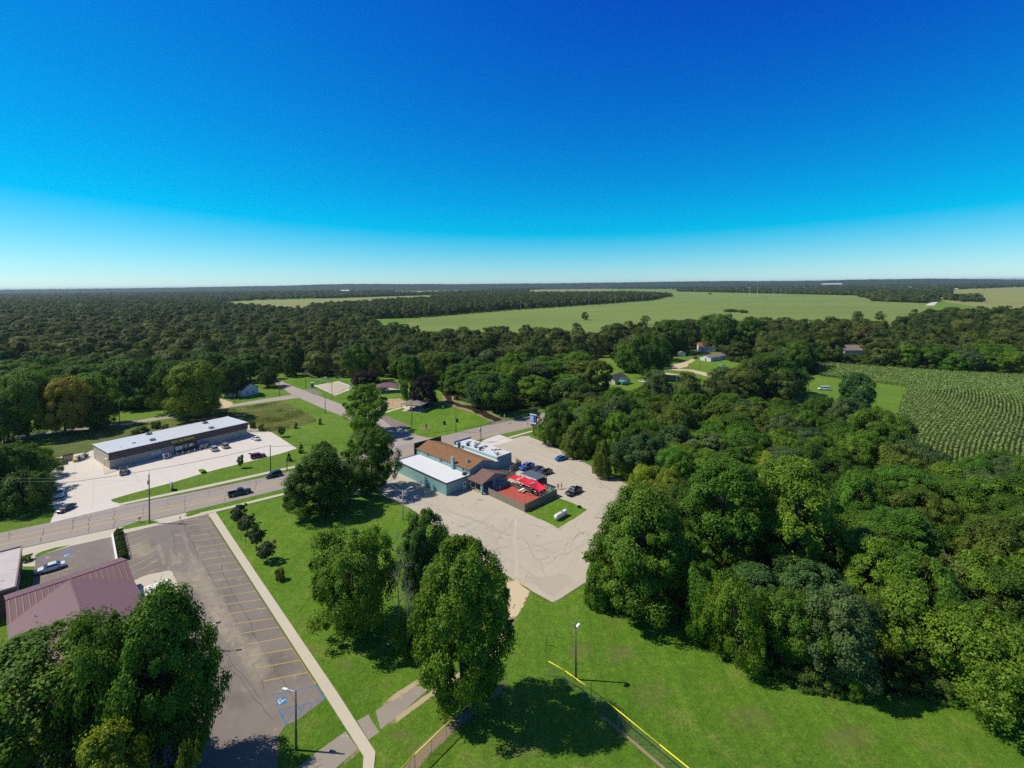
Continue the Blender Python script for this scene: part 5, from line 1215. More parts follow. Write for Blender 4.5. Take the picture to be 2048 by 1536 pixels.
# open sided white tent beside it
P=G(313,1205); t=thing('white_canopy','white canopy roof half hidden by the huge dark maple','canopy',P,fc.a)
m=MB(); roof_slab(m,(-2.2,-2.2,2.4),(2.2,-2.2,2.4),(2.2,2.2,2.5),(-2.2,2.2,2.5),.12); m.build('roof',M['white'],t)
for x in (-2,2):
    for y in (-2,2): m=MB(); m.tube((x,y,0),(x,y,2.4),.05,None,8); m.build('post',M['white'],t)
# ---- brick hall
fk=Frame(G(31,1174,4.8),G(44,1092.5,4.8))
b1=fk.g(44,1092.5,4.8); 
t=fk.thing('brick_hall','dark brick hall with a pale weathered flat roof','building')
W_=14
m=MB(); m.span(0,b1.x,0,W_,0,4.6); m.build('wall',M['brickwall'],t)
m=MB(); m.span(.15,b1.x-.15,.15,W_-.15,4.6,4.72); m.build('flat_roof',surface('weathered pale roof',(.50,.46,.45),.2,.8,4,.12,.1,.1,(.30,.25,.24),.42,.1),t)
m=MB(); m.span(-.1,b1.x+.1,-.1,.15,4.55,4.95); m.span(-.1,b1.x+.1,W_-.15,W_+.1,4.55,4.95); m.span(-.1,.15,.15,W_-.15,4.55,4.95); m.span(b1.x-.15,b1.x+.1,.15,W_-.15,4.55,4.95); m.build('parapet',plain('reddish coping',(.25,.16,.15)),t)
for x in (2.5,6,9.5): window(t,(x,0,2.2),1.4,1.5,'x',-.07)
# ---- houses
def house(name,label,P,ang,w,d,ze,zr,wall,roof,axis='y',wins=2,extra=None):
    t=thing(name,label,'house',(P.x,P.y,0),ang)
    m=MB(); gable_walls(m,0,w,0,d,ze,zr,axis); m.build('wall',M[wall],t)
    m=MB(); gable(m,0,w,0,d,ze,zr,axis,.4,.14); m.build('roof',M[roof],t)
    for i in range(wins):
        window(t,(w*(i+1)/(wins+1),0,ze*.5),.9,1.2,'x',-.07)
        window(t,(w,d*(i+1)/(wins+1),ze*.5),.9,1.2,'y',.07)
    m=MB(); m.span(0-.01,.0,d*.4,d*.4+.95,0,2.05); m.build('door',M['darkgrey'],t)
    if extra: extra(t)
    return t
fh=Frame(G(484,794),G(521,786))
def ex(t):
    m=MB(); m.span(6.2,6.8,4.5,5.1,5.0,7.2); m.build('chimney',M['brick'],t)
    m=MB(); gable_walls(m,-4,0,5,9,2.4,3.4,'x'); m.build('wall',M['whitewall'],t); m=MB(); gable(m,-4,0,5,9,2.4,3.4,'x',.3,.12); m.build('roof',M['darkshingle'],t)
house('white_house','white clapboard house with dark gable roof by the small road',fh.P,fh.a,9.5,9,3.6,6.3,'whitewall','darkshingle','y',2,ex)
m=MB(); t=[o for o in col.objects if o.name.startswith('white_house')][0]; roof_slab(m,(9.95,-.4,3.55),(9.95,4.6,3.55),(4.75,4.6,6.45),(4.75,-.4,6.45),.05); m.build('patched_roof',M['redshingle'],t)
fy=Frame(G(1205,766),G(1230,769.6))
def ex(t):
    m=MB(); gable_walls(m,8.3,12.5,4,9.5,2.3,3.5,'x'); m.build('wall',M['creamwall'],t); m=MB(); gable(m,8.3,12.5,4,9.5,2.3,3.5,'x',.3,.12); m.build('roof',M['darkshingle'],t)
    m=MB(); roof_slab(m,(9.3,1.0,2.0),(13.2,1.0,2.0),(13.2,3.9,2.3),(9.3,3.9,2.3),.1); m.build('awning',M['teal_awning'],t)
house('cream_house','cream house with charcoal gable roof and a teal awning among trees',fy.P,fy.a,8.3,14,2.6,4.6,'creamwall','darkshingle','y',2,ex)
fr=Frame(G(1402,716.5),G(1421.6,723.4))
P=G(1421.6,723.4); Qd=G(1452,718)-P; an=math.atan2(Qd.y,Qd.x)
house('white_bungalow','long low white bungalow with grey brown roof above the yard lane',P,an,20,9,2.9,4.3,'whitewall','brownshingle','x',4)
P=G(1398,703); house('red_roofed_house','white house under a worn red roof behind the bungalow',P,-.2,13,10,4.2,7.0,'whitewall','redshingle','x',3)
P=G(1358,713); house('white_shed','small white shed beside the yard hedge','' or P,-.1,5,6,2.8,3.8,'whitewall','brownshingle','y',0)['category']='shed'
P=G(1229,706); house('grey_roofed_house','white house with a pale grey roof half hidden by trees',P,-.3,12,8,3.2,5.2,'whitewall','brownshingle','x',2)
P=G(1690,712); house('grey_barn_roof','long grey roofed building buried in trees above the corn',P,-.12,16,10,4.5,8.0,'whitewall','brownshingle','x',0)['category']='building'
P=G(1500,706); t=thing('red_canopy','small red garden canopy on a mown strip between trees','canopy',P)
m=MB(); m.tube((0,0,2.3),(0,0,3.3),3.6,.1,4); m.build('top',plain('faded red canopy',(.55,.07,.06)),t)
for x,y in ((2.2,0),(-2.2,0),(0,2.2),(0,-2.2)): m=MB(); m.tube((x,y,0),(x,y,2.35),.06,None,6); m.build('post',M['galv'],t)
# ---- park shelters
def pavilion(label,P,ang,w,d,ze,zr,mat):
    t=thing('picnic_pavilion',label,'pavilion',(P.x,P.y,0),ang); m=MB(); x,y=w/2,d/2; rx=max(.2,(w-d)/2)
    A,B,C,D=[Vector(q) for q in ((-x,-y,ze),(x,-y,ze),(x,y,ze),(-x,y,ze))]; E,F_=Vector((-rx,0,zr)),Vector((rx,0,zr)); u=Vector((0,0,.1))
    for q in ((A,B,F_,E),(B,C,F_),(C,D,E,F_),(D,A,E)): m.poly([p+u for p in q]); m.poly([p for p in q][::-1])
    for a,b in ((A,B),(B,C),(C,D),(D,A)): m.poly([a,b,b+u,a+u])
    m.build('roof',M[mat],t)
    for sx in (-1,0,1):
        for sy in (-1,1): m=MB(); m.span(sx*(x-.5)-.09,sx*(x-.5)+.09,sy*(y-.5)-.09,sy*(y-.5)+.09,0,ze+.15); m.build('post',M['wood'],t)
    m=MB(); m.span(-x+.3,x-.3,-y+.3,y-.3,0,.06); m.build('slab',M['walk'],t)
    for k in (-1,1):
        for nm,a in (('table',(.0,.75,.75)),):
            m=MB(); m.span(k*w*.22-.9,k*w*.22+.9,-.4,.4,.7,.76); m.span(k*w*.22-.8,k*w*.22-.7,-.3,.3,.06,.7); m.span(k*w*.22+.7,k*w*.22+.8,-.3,.3,.06,.7); m.build('table',M['wood'],t)
    return t
M['purpleroof']=ribbed('dull purple metal roof',(.19,.10,.13),.5,0,.3,.5,.3,0,.08,.8)
P=(G(790,784)+G(757,786))/2; pavilion('picnic pavilion with a dull purple metal hip roof',P+Vector((0,2,0)),.25,12,9,3.2,5.0,'purpleroof')
P=G(832,819); pavilion('picnic pavilion with a grey brown hip roof and white posts',P,-.35,11,10,3.2,4.8,'brownshingle')
# ---------------------------------------------------------------- vehicles
def paint(name,c,metal=.0): return plain(name,c,.32,.5,metal,.04,1.0,.6)
PAINT={'black':paint('black car paint',(.012,.012,.014)),'white':paint('white car paint',(.72,.72,.71)),'silver':paint('silver car paint',(.50,.51,.52),.3),'tan':paint('tan car paint',(.42,.36,.31),.3),'red':paint('dark red car paint',(.22,.012,.03)),'blue':paint('bright blue car paint',(.01,.13,.38)),'deepblue':paint('deep blue car paint',(.012,.08,.34)),'grey':paint('dark grey car paint',(.09,.085,.085),.2),'charcoal':paint('charcoal car paint',(.05,.05,.055),.2)}
def loft(mb,secs,close=True):
    """secs: cross sections along x, each a list of (y,z) running the same way round"""
    rows=[mb.add([(x,y,z) for y,z in s]) for x,s in secs]; n=len(secs[0][1])
    for a,b in zip(rows,rows[1:]):
        for i in range(n):
            j=(i+1)%n; mb.f.append((a+i,b+i,b+j,a+j)); mb.m.append(mb.mi)
    if close:
        mb.f.append(tuple(rows[0]+i for i in range(n))); mb.m.append(mb.mi); mb.f.append(tuple(rows[-1]+i for i in reversed(range(n)))); mb.m.append(mb.mi)
def sec(w,z0,z1,tuck=.06,crown=.03):
    """body cross section: sills tucked in, shoulders rounded, slight crown on top"""
    return [(-w+tuck,z0),(-w,z0+(z1-z0)*.35),(-w+.01,z0+(z1-z0)*.75),(-w+.10,z1-.01),(-w*.5,z1+crown*.8),(0,z1+crown),(w*.5,z1+crown*.8),(w-.10,z1-.01),(w-.01,z0+(z1-z0)*.75),(w,z0+(z1-z0)*.35),(w-.06,z0)]
SPEC={ # L,W, hood z, belt z, roof z, body stations (x fraction, half width factor, top z), cabin (x0 rear base,x1 rear top,x2 front top,x3 front base)
 'sedan':dict(L=4.75,W=1.82,st=((-1,.80,.70),(-.96,.92,.88),(-.62,1,.94),(.34,1,.92),(.72,.97,.84),(.95,.88,.70),(1,.76,.58)),cab=(-.70,-.36,.10,.44),belt=.92,roof=1.42),
 'suv':dict(L=4.6,W=1.86,st=((-1,.86,.90),(-.97,.95,1.02),(-.6,1,1.05),(.40,1,1.03),(.78,.97,.98),(.96,.9,.84),(1,.8,.7)),cab=(-.98,-.86,.16,.46),belt=1.03,roof=1.68),
 'van':dict(L=5.4,W=1.98,st=((-1,.93,1.15),(-.98,.98,1.2),(-.6,1,1.2),(.5,1,1.2),(.72,.97,1.12),(.95,.9,.95),(1,.8,.75)),cab=(-.99,-.96,.42,.66),belt=1.18,roof=2.1),
 'pickup':dict(L=5.7,W=1.95,st=((.02,1,1.12),(.1,1,1.12),(.42,1,1.10),(.72,.99,1.06),(.95,.94,.98),(1,.88,.85)),cab=(-.24,-.19,.22,.42),belt=1.10,roof=1.82)}
def vehicle(kind,front,rear,label,col_,cat=None,hatch=False,load=False):
    Fp,Rp=G(*front),G(*rear); c=(Fp+Rp)/2; d=Fp-Rp; s=SPEC[kind]; L,W=s['L'],s['W']
    name={'sedan':'parked_car','suv':'sport_utility_car','van':'passenger_van','pickup':'pickup_truck'}[kind]
    t=thing(name,label,cat or {'sedan':'car','suv':'car','van':'van','pickup':'pickup truck'}[kind],(c.x,c.y,.035),math.atan2(d.y,d.x))
    hl=L/2; w=W/2; z0=.28 if kind!='pickup' else .42; pm=PAINT[col_]
    m=MB(); st=s['st']
    loft(m,[(x*hl,sec(w*k,z0 if abs(x)<.93 else z0+.1,z)) for x,k,z in st])
    if kind=='pickup':
        # cab lower behind the doors, then the open bed
        loft(m,[(x*hl,sec(w,z0,1.12)) for x in (-.24,.02)])
    m.build('body',pm,t,True).modifiers.new('e','EDGE_SPLIT').split_angle=R(40)
    if kind=='pickup':
        b=MB(); x0,x1=-hl*.99,-hl*.25
        b.span(x0,x1,-w,-w+.09,z0,1.16); b.span(x0,x1,w-.09,w,z0,1.16); b.span(x1-.06,x1,-w+.09,w-.09,z0,1.16); b.span(x0+.05,x1-.06,-w+.09,w-.09,z0+.05,.62)
        b.build('bed',pm,t,False,.03)
        b=MB(); b.span(x0-.03,x0+.045,-w+.09,w-.09,z0+.08,1.15); b.build('tailgate',pm,t,False,.02)
        b=MB(); b.span(x0-.14,x0-.04,-w*.95,w*.95,z0-.02,z0+.14); b.build('bumper',M['chrome'],t,False,.03)
        if load:
            rg_=random.Random(3); b=MB()
            for i in range(9): b.box((rg_.uniform(x0+.4,x1-.4),rg_.uniform(-.6,.6),rg_.uniform(.8,1.25)),(rg_.uniform(.3,.8),rg_.uniform(.2,.5),rg_.uniform(.2,.5)),rg_.uniform(0,3))
            b.build('load',[M['wood']],t)
            b=MB()
            for y in (-w+.05,w-.05):
                b.tube((x0+.1,y,1.16),(x0+.1,y,1.8),.03); b.tube((x1-.1,y,1.16),(x1-.1,y,1.8),.03); b.tube((x0+.1,y,1.8),(hl*.2,y,1.95),.03)
            b.tube((x0+.1,-w+.05,1.8),(x0+.1,w-.05,1.8),.03); b.build('ladder_rack',M['galv'],t)
    else:
        b=MB(); b.span(-hl-.03,-hl+.12,-w*.86,w*.86,z0+.05,z0+.25); b.build('bumper',pm if kind!='van' else M['black'],t,False,.04)
    # cabin: roof panel and pillars in paint, glass set 4 mm proud
    a0,a1,a2,a3=[q*hl for q in s['cab']]; zb,zr=s['belt'],s['roof']; tw=w*.76 if kind!='van' else w*.88; bw=w-.06
    m=MB(); loft(m,[(a0,[(-bw,zb),(-bw*.99,zb+.03),(0,zb+.06),(bw*.99,zb+.03),(bw,zb)]),(a1,[(-bw,zb),(-tw,zr-.05),(0,zr),(tw,zr-.05),(bw,zb)]),((a1+a2)/2,[(-bw,zb),(-tw,zr-.02),(0,zr+.03),(tw,zr-.02),(bw,zb)]),(a2,[(-bw,zb),(-tw,zr-.06),(0,zr),(tw,zr-.06),(bw,zb)]),(a3,[(-bw,zb),(-bw*.97,zb+.03),(0,zb+.06),(bw*.97,zb+.03),(bw,zb)])])
    m.build('cabin',pm,t,True).modifiers.new('e','EDGE_SPLIT').split_angle=R(35)
    def quad(a,b,c,d,off): 
        n=(Vector(b)-Vector(a)).cross(Vector(d)-Vector(a)).normalized()*off; m=MB(); m.poly([Vector(p)+n for p in (a,b,c,d)]); return m
    def lerp(p,q,k): return Vector(p).lerp(Vector(q),k)
    fb_=[Vector((a3,-bw*.9,zb+.05)),Vector((a3,bw*.9,zb+.05)),Vector((a2,tw*.92,zr-.05)),Vector((a2,-tw*.92,zr-.05))]
    m=MB(); P=[lerp(fb_[0],fb_[3],.08),lerp(fb_[1],fb_[2],.08),lerp(fb_[1],fb_[2],.92),lerp(fb_[0],fb_[3],.92)]; nrm=(P[1]-P[0]).cross(P[3]-P[0]).normalized(); nrm=nrm if nrm.x>0 else -nrm
    m.poly([p+nrm*.035 for p in P]); m.build('windscreen',M['glass'],t)
    rb=[Vector((a0,-bw*.88,zb+.06)),Vector((a0,bw*.88,zb+.06)),Vector((a1,tw*.9,zr-.06)),Vector((a1,-tw*.9,zr-.06))]
    m=MB(); P=[lerp(rb[0],rb[3],.1),lerp(rb[1],rb[2],.1),lerp(rb[1],rb[2],.9),lerp(rb[0],rb[3],.9)]; nrm=(P[1]-P[0]).cross(P[3]-P[0]).normalized(); nrm=nrm if nrm.x<0 else -nrm
    m.poly([p+nrm*.04 for p in P]); m.build('rear_window',M['glass'],t)
    nwin={'sedan':2,'suv':3,'van':4,'pickup':2}[kind]
    for sy in (-1,1):
        for i in range(nwin):
            u0=i/nwin+.025; u1=(i+1)/nwin-.025
            def at(u,top):
                xb=a0+(a3-a0)*u; xt=a1+(a2-a1)*u; k=.12 if not top else .86
                return Vector((xb+(xt-xb)*k,sy*(bw+(tw-bw)*k),zb+(zr-.05-zb)*k))
            P=[at(u0,0),at(u1,0),at(u1,1),at(u0,1)]; nrm=(P[1]-P[0]).cross(P[3]-P[0]).normalized(); nrm=nrm if nrm.y*sy>0 else -nrm
            m=MB(); m.poly([p+nrm*.03 for p in P]); m.build('side_window',M['glass'],t)
    # wheels
    r=.33 if kind in('sedan',) else .37
    for fx in (.63,-.60):
        for sy in (-1,1):
            m=MB(); m.tube((fx*hl,sy*(w-.2),r),(fx*hl,sy*(w+.015),r),r,None,16); wh=m.build('wheel',M['tyre'],t)
            m=MB(); m.tube((fx*hl,sy*(w+.012),r),(fx*hl,sy*(w+.024),r),r*.62,None,12); m.build('rim',M['galv'],wh)
    for sy in (-1,1):
        m=MB(); zh=s['st'][-2][2]-.12; m.box((hl*.965,sy*w*.66,zh),(.14,w*.30,.14)); m.build('headlight',M['lamp'],t)
        m=MB(); zt=(s['st'][0][2] if kind!='pickup' else 1.05)-.1; m.box((-hl*.975,sy*w*(.78 if kind!='pickup' else .93),zt),(.12,.22 if kind!='pickup' else .12,.16)); m.build('tail_light',M['redlens'],t)
        m=MB(); m.box((a3-.15,sy*(w+.10),zb+.08),(.12,.18,.12)); m.build('mirror',pm if col_!='white' else M['black'],t)
    m=MB(); m.box((hl*.985,0,s['st'][-1][2]-.12),(.08,w*.9,.2)); m.build('grille',M['black'] if col_ not in('deepblue','black') else M['chrome'],t)
    if hatch:
        m=MB(); m.beam((a1+.1,0,zr),(a1-.9,0,zr+.25),tw*1.9,.06); m.build('raised_hatch',M['black'],t)
        m=MB(); m.span(-hl+.05,-hl+.5,-w*.75,w*.75,.7,1.3); m.build('load',M['darkgrey'],t)
    return t
V=vehicle
V('pickup',(503,984),(455,994.5),'black crew cab pickup driving along the main road','black')
V('suv',(532,957.5),(562,949.5),'black sport utility car driving the far lane of the main road','black')
V('pickup',(117.5,1000),(120.5,984),'white pickup with a ladder rack at the edge of the store lot','white',load=True)
V('sedan',(117,1028),(147,1013),'charcoal sedan leaving the store lot by the driveway','charcoal')
V('pickup',(249,940),(246.5,952),'grey pickup with a loaded bed beside the store corner','grey',load=True)
V('suv',(423.5,897),(432,904.5),'silver sport utility car parked by the gas cage','silver')
V('suv',(445.5,891.5),(454,898.5),'tan sport utility car parked next to the silver one','tan')
V('sedan',(503.5,876.5),(520,883),'white sedan parked at the end of the store','white')
V('suv',(525,913.5),(507,917),'dark red car with raised rear hatch on the store lot','red',hatch=True)
V('sedan',(69,1150),(130,1132),'white sedan in the bay beside the brick hall','white')
V('sedan',(1135,916.5),(1111,923),'bright blue coupe parked at the wood side of the pale lot','blue')
V('pickup',(1040.5,942.5),(1066,932.5),'deep blue pickup behind the board fences','deepblue')
V('sedan',(1069,945),(1080,939),'small dark car between the blue pickup and the grey roofed shelter','charcoal')
V('pickup',(1076,952),(1098,946),'dark grey pickup parked behind the grey roofed shelter','grey')
V('pickup',(1133.5,994),(1160,980.5),'black pickup on the pale lot near the two people','black')
V('van',(1635,779.5),(1660,780.5),'white passenger van on the mown strip by the corn','white')
V('sedan',(1277,763.5),(1293,766),'white car parked beside the cream house','white')
V('pickup',(1384,719),(1396,715),'dark red pickup at the end of the yard lane','red')
# ---------------------------------------------------------------- people
def skin_body(name,J,E,rad,mat,parent,sub=2):
    me=bpy.data.meshes.new(name); me.from_pydata([tuple(p) for p in J],E,[]); me.materials.append(mat)
    o=bpy.data.objects.new(name,me); col.objects.link(o); o.parent=parent
    o.modifiers.new('skin','SKIN'); s=o.modifiers.new('sub','SUBSURF'); s.levels=sub; s.render_levels=sub
    for i,v in enumerate(o.data.skin_vertices[0].data if o.data.skin_vertices else []):
        r=rad[i]; v.radius=r if isinstance(r,tuple) else (r,r); v.use_root=(i==0)
    return o
def person(px,py,face,label,shirt,legs,bare_legs=False):
    P=G(px,py); t=thing('person',label,'person',(P.x,P.y,.035),face)
    skin=plain('skin',(.42,.25,.18),.6); J=[];E=[];Rd=[]
    def j(p,r,par=None):
        J.append(p); Rd.append(r)
        if par is not None: E.append((par,len(J)-1))
        return len(J)-1
    hip=j((0,0,.95),(.15,.11)); wa=j((0,0,1.10),(.14,.10),hip); ch=j((0,0,1.30),(.17,.12),wa); nk=j((0,0,1.47),.055,ch); hd0=j((.01,0,1.56),(.075,.085),nk); hd=j((.01,0,1.66),(.078,.095),hd0); j((.0,0,1.74),.05,hd)
    j((.115,0,1.62),.012,hd0)    # nose
    for sy in (-1,1):
        j((.01,sy*.085,1.63),.014,hd)
        h=j((0,sy*.10,.90),.095,hip); k=j((.03,sy*.11,.50),.06,h); a=j((-.01,sy*.12,.09),.04,k); f=j((.10,sy*.13,.04),.035,a); j((.19,sy*.14,.03),.03,f)
        s=j((0,sy*.19,1.40),.06,ch); e=j((-.03,sy*.26,1.12),.042,s); w_=j((.07,sy*.27,.90),.03,e); pa=j((.10,sy*.27,.84),(.022,.035),w_)
        for q in range(4):
            b=j((.105+.012*q,sy*(.262+.006*q),.80),.009,pa); m_=j((.115+.013*q,sy*(.258+.006*q),.765-.004*(q in(1,2))),.008,b); j((.112+.013*q,sy*(.25+.006*q),.735-.008*(q in(1,2))),.007,m_)
        th=j((.125,sy*.245,.835),.010,pa); j((.145,sy*.238,.80),.008,th)
    skin_body('body',J,E,Rd,skin,t)
    J2=[(0,0,.92),(0,0,1.10),(0,0,1.30),(0,0,1.44)]; E2=[(0,1),(1,2),(2,3)]; R2_=[(.165,.125),(.16,.115),(.19,.135),(.09,.08)]
    for sy in (-1,1):
        b=len(J2); J2+= [(0,sy*.20,1.40),(-.02,sy*.245,1.20)]; E2+=[(2,b),(b,b+1)]; R2_+=[.075,.066]
    skin_body('shirt',J2,E2,R2_,plain('shirt cloth',shirt,.85),t)
    J3=[(0,0,.97)]; E3=[]; R3=[(.165,.125)]
    for sy in (-1,1):
        b=len(J3); J3+=[(0,sy*.10,.88),(.03,sy*.11,.50)]+([] if bare_legs else [(-.01,sy*.12,.13)]); E3+=[(0,b),(b,b+1)]+([] if bare_legs else [(b+1,b+2)]); R3+=[.11,.082]+([] if bare_legs else [.062])
    skin_body('trousers',J3,E3,R3,plain('trouser cloth',legs,.85),t)
    m=MB(); m.ball((-.012,0,1.685),.1,12,8,(.95,.86,.82)); m.build('hair',plain('dark hair',(.03,.022,.018),.7),t,True)
    return t
person(1116.2,978.8,R(-40),'person in a purple shirt and dark trousers standing by the fence corner',(.16,.11,.42),(.02,.02,.025))
person(1123.2,977.8,R(160),'person in a red shirt and brown shorts facing the purple shirt',(.45,.02,.03),(.16,.10,.07),True)
# ---------------------------------------------------------------- poles, fences, signs
def shaft(t,h,r0,r1,mat='polewood',n=10): m=MB(); m.tube((0,0,-.3),(0,0,h),r0,r1,n); return m.build('shaft',M[mat],t,True)
def utility_pole(px,pyb,pyt,label,arm=True,transformer=False,rz=None,top=None,name='utility_pole'):
    P=G(px,pyb); h=hgt(px,pyb,pyt); t=thing(name,label,'utility pole',P,fs.a+R(90) if rz is None else rz)
    shaft(t,h,.16,.11)
    if arm:
        m=MB(); m.span(-1.1,1.1,-.2,-.1,h-.5,h-.36); m.build('crossarm',M['polewood'],t)
        for x in (-1.0,-.4,.4,1.0): m=MB(); m.tube((x,-.15,h-.36),(x,-.15,h-.18),.04,.03,8); m.build('insulator',M['grey'],t)
    if transformer:
        m=MB(); m.tube((.42,0,h-2.6),(.42,0,h-1.5),.27,None,12); m.build('transformer',M['galv'],t,True)
        m=MB(); m.beam((.1,0,h-1.3),(.8,0,h-.7),.06,.06); m.build('bracket',M['galv'],t)
    return t,P,h
uA=utility_pole(299,1046,948,'tall dark utility pole between the road and the striped parking lot',False,True)
m=MB(); m.beam((0,-.1,uA[2]-.1),(.25,-.1,uA[2]+.75),.05,.05); m.build('pole_tip',M['galv'],uA[0])
uB=utility_pole(541,947,890,'utility pole on the verge by the corner of the store lot',False)
uC=utility_pole(962,884,849,'utility pole with a crossarm behind the bar',True,True)
uD=utility_pole(650.5,827,793,'utility pole beside the side street',True)
uE=utility_pole(824,852,802,'slim pole by the street parking bays',False)
uF=utility_pole(912,864,810,'slim dark pole by the road in front of the memorial stones',False)
uG=utility_pole(239,852,799,'utility pole on the back road bank with a transformer',False,True)
uH=utility_pole(574,941,921,'short pole by the sidewalk behind the dark round maple',False)
uI=utility_pole(664,797,764,'pole at the near corner of the sport court',True)
uJ=utility_pole(611,777,744,'slim pole at the top of the side street',False)
uK=utility_pole(559,791,758,'slim pole beside the white house',False)
uL=utility_pole(469.5,804,788,'short pole at the house drive',False)
uM=utility_pole(1206.5,939,903,'thin pale pole at the wood edge of the pale lot',False)
uN=utility_pole(948,1115,1085,'short dark pole standing behind the tall leafy tree',False)
uO=utility_pole(1204,768,758,'thin pole beside the cream house',False)
uP=utility_pole(1400,738,715,'thin pale pole beside the yard lane',False)
uQ=utility_pole(1440,725,712,'thin pole in front of the white bungalow',False)
def lamp_post(px,pyb,pyt,label,arms,mat='polewood',head='lamp'):
    """arms: (dx,dy,dz) tips from the pole top"""
    P=G(px,pyb); h=hgt(px,pyb,pyt); t=thing('lamp_post',label,'lamp post',P,0); shaft(t,h,.15,.10,mat)
    for a in arms:
        m=MB(); tip=Vector((a[0],a[1],h+a[2])); m.tube((0,0,h-.15),tip,.045,.035,8); o=m.build('lamp_arm',M['galv'],t)
        m=MB(); dd=Vector((a[0],a[1],0)).normalized(); m.box(tip+dd*.3,(.75,.34,.16),math.atan2(a[1],a[0])); m.build('lamp_head',M['lamp' if head=='lamp' else head],o,False,.05)
    return t,P,h
lamp_post(592.5,1500,1381,'tall wooden lamp post at the painted end of the church parking lot',[(-1.2,.3,-.1)])
t,P,h=lamp_post(1152,1359,1245,'wooden floodlight pole behind the yellow topped ball fence',[])
for i,(x,y) in enumerate(((.35,-.1),(.15,-.35))):
    m=MB(); m.tube((x,y,h-.1),(x+.25,y-.25,h-.3),.16,.34,12); m.build('floodlight',M['lamp'],t,True)
m=MB(); m.span(-.5,.6,-.06,.06,h-.35,h-.22); m.build('crossarm',M['galv'],t)
uR=lamp_post(806,1040,983,'green grey lamp post on the lawn at the edge of the pale lot',[(1.7,.3,.9)],'galv')
t,P,h=lamp_post(336.5,1215,1170,'dark short lamp post by the white canopy',[],'black')
lamp_post(420,1300,1249,'lamp post hidden in the huge dark maple, its arm reaching over the parking',[(.9,.2,.1)],'black','black')
def wire(a,b,sag,label,r=.018,n=14):
    a,b=Vector(a),Vector(b); t=tag(None,None) if False else None
    pts=[]
    for i in range(n+1):
        u=i/n; p=a.lerp(b,u); p.z-=sag*4*u*(1-u); pts.append(p)
    m=MB(); m.path(pts,r,5); o=m.build('overhead_wire',M['black'] if r>.03 else M['galv']); tag(o,label,'wire','overhead wires'); return o
def topof(u,dz=-.1): return u[1]+Vector((0,0,u[2]+dz))
g1=G(135,992)-Vector((7.2,-.7,0)); 
wire(topof(uB),topof(uB)+ (G(135,992)-G(541,915)) ,1.0,'thick cable strung along the store side of the main road',.05)
wire(topof(uB,-.5),topof(uC,-.5),1.2,'thick cable strung from the store lot corner to the pole behind the bar',.05)
wire(topof(uC,-.5),G(1120,820)+Vector((0,0,8)),1.0,'thick cable strung past the bar towards the creek trees',.05)
wire(topof(uR[0:1]+(uR[1],uR[2])) if False else uR[1]+Vector((0,0,uR[2])),G(745,985)+Vector((0,0,7)),.5,'pale wire running from the lawn lamp post to the tall dark maple')
wire(uR[1]+Vector((0,0,uR[2]-.1)),G(824,1024)+Vector((0,0,.3)),.0,'pale guy wire of the lawn lamp post')
for k in range(3): wire(topof(uI,-.3)+Vector((k*.5,0,0)),topof(uJ,-.3)+Vector((k*.5,0,0)),.9,'thin wire crossing above the sport court')
for k in range(2): wire(topof(uA,-.6-.8*k),G(-330,1010)+Vector((0,0,9-.8*k)),1.0,'thin wire running from the tall dark utility pole past the shaded driveway')
# mailbox and small posts
def small_post(name,label,cat,px,pyb,pyt,build):
    P=G(px,pyb); t=thing(name,label,cat,P,fs.a); build(t,hgt(px,pyb,pyt)); return t
def b_mail(t,h):
    m=MB(); m.span(-.05,.05,-.05,.05,-.2,h-.25); m.build('post',M['wood'],t); m=MB(); m.span(-.28,.28,-.12,.12,h-.25,h); m.build('box',M['black'],t,False,.05)
small_post('mailbox','black mailbox on a wooden post on the grass wedge by the road','mailbox',279.3,1045,1035,b_mail)
def b_sign(mat,face=(.5,.05,.6)):
    def f(t,h):
        m=MB(); m.tube((0,0,-.2),(0,0,h),.03,None,8); m.build('post',M['galv'],t); m=MB(); m.span(-face[0]/2,face[0]/2,-.06,-.03,h-face[2],h); m.build('plate',mat,t)
    return f
small_post('road_sign','green street name sign at the junction by the park','sign',893,869,857,b_sign(plain('sign green',(.02,.25,.12)),(.8,.05,.25)))
small_post('road_sign','pale bridge marker sign beside the guard rail','sign',1009,846,829,b_sign(M['white'],(.8,.05,1.6)))
small_post('road_sign','thin blue grey road sign at the corner of the street parking bays','sign',821,853,843,b_sign(plain('sign blue',(.08,.2,.4)),(.45,.05,.5)))
small_post('road_sign','slim road sign between the road and the bar driveway','sign',1055.5,860,845,b_sign(M['galv'],(.5,.05,.9)))
small_post('road_sign','small post sign on the verge next to the striped parking lot','sign',360,1042,1034,b_sign(M['galv'],(.35,.05,.35)))
# sign slab on the store verge
P=G(343.5,980); t=thing('roadside_sign','upright two faced sign slab on the verge of the store lot','sign',P,fs.a+R(75))
m=MB(); m.span(-1.2,1.2,-.18,.18,.0,1.9); m.build('cabinet',M['darkgrey'],t,False,.03)
for y,mt in ((-.2,'white'),(.19,'white')): m=MB(); m.span(-1.1,1.1,y,y+.01,.7,1.8); m.build('face_panel',M[mt],t)
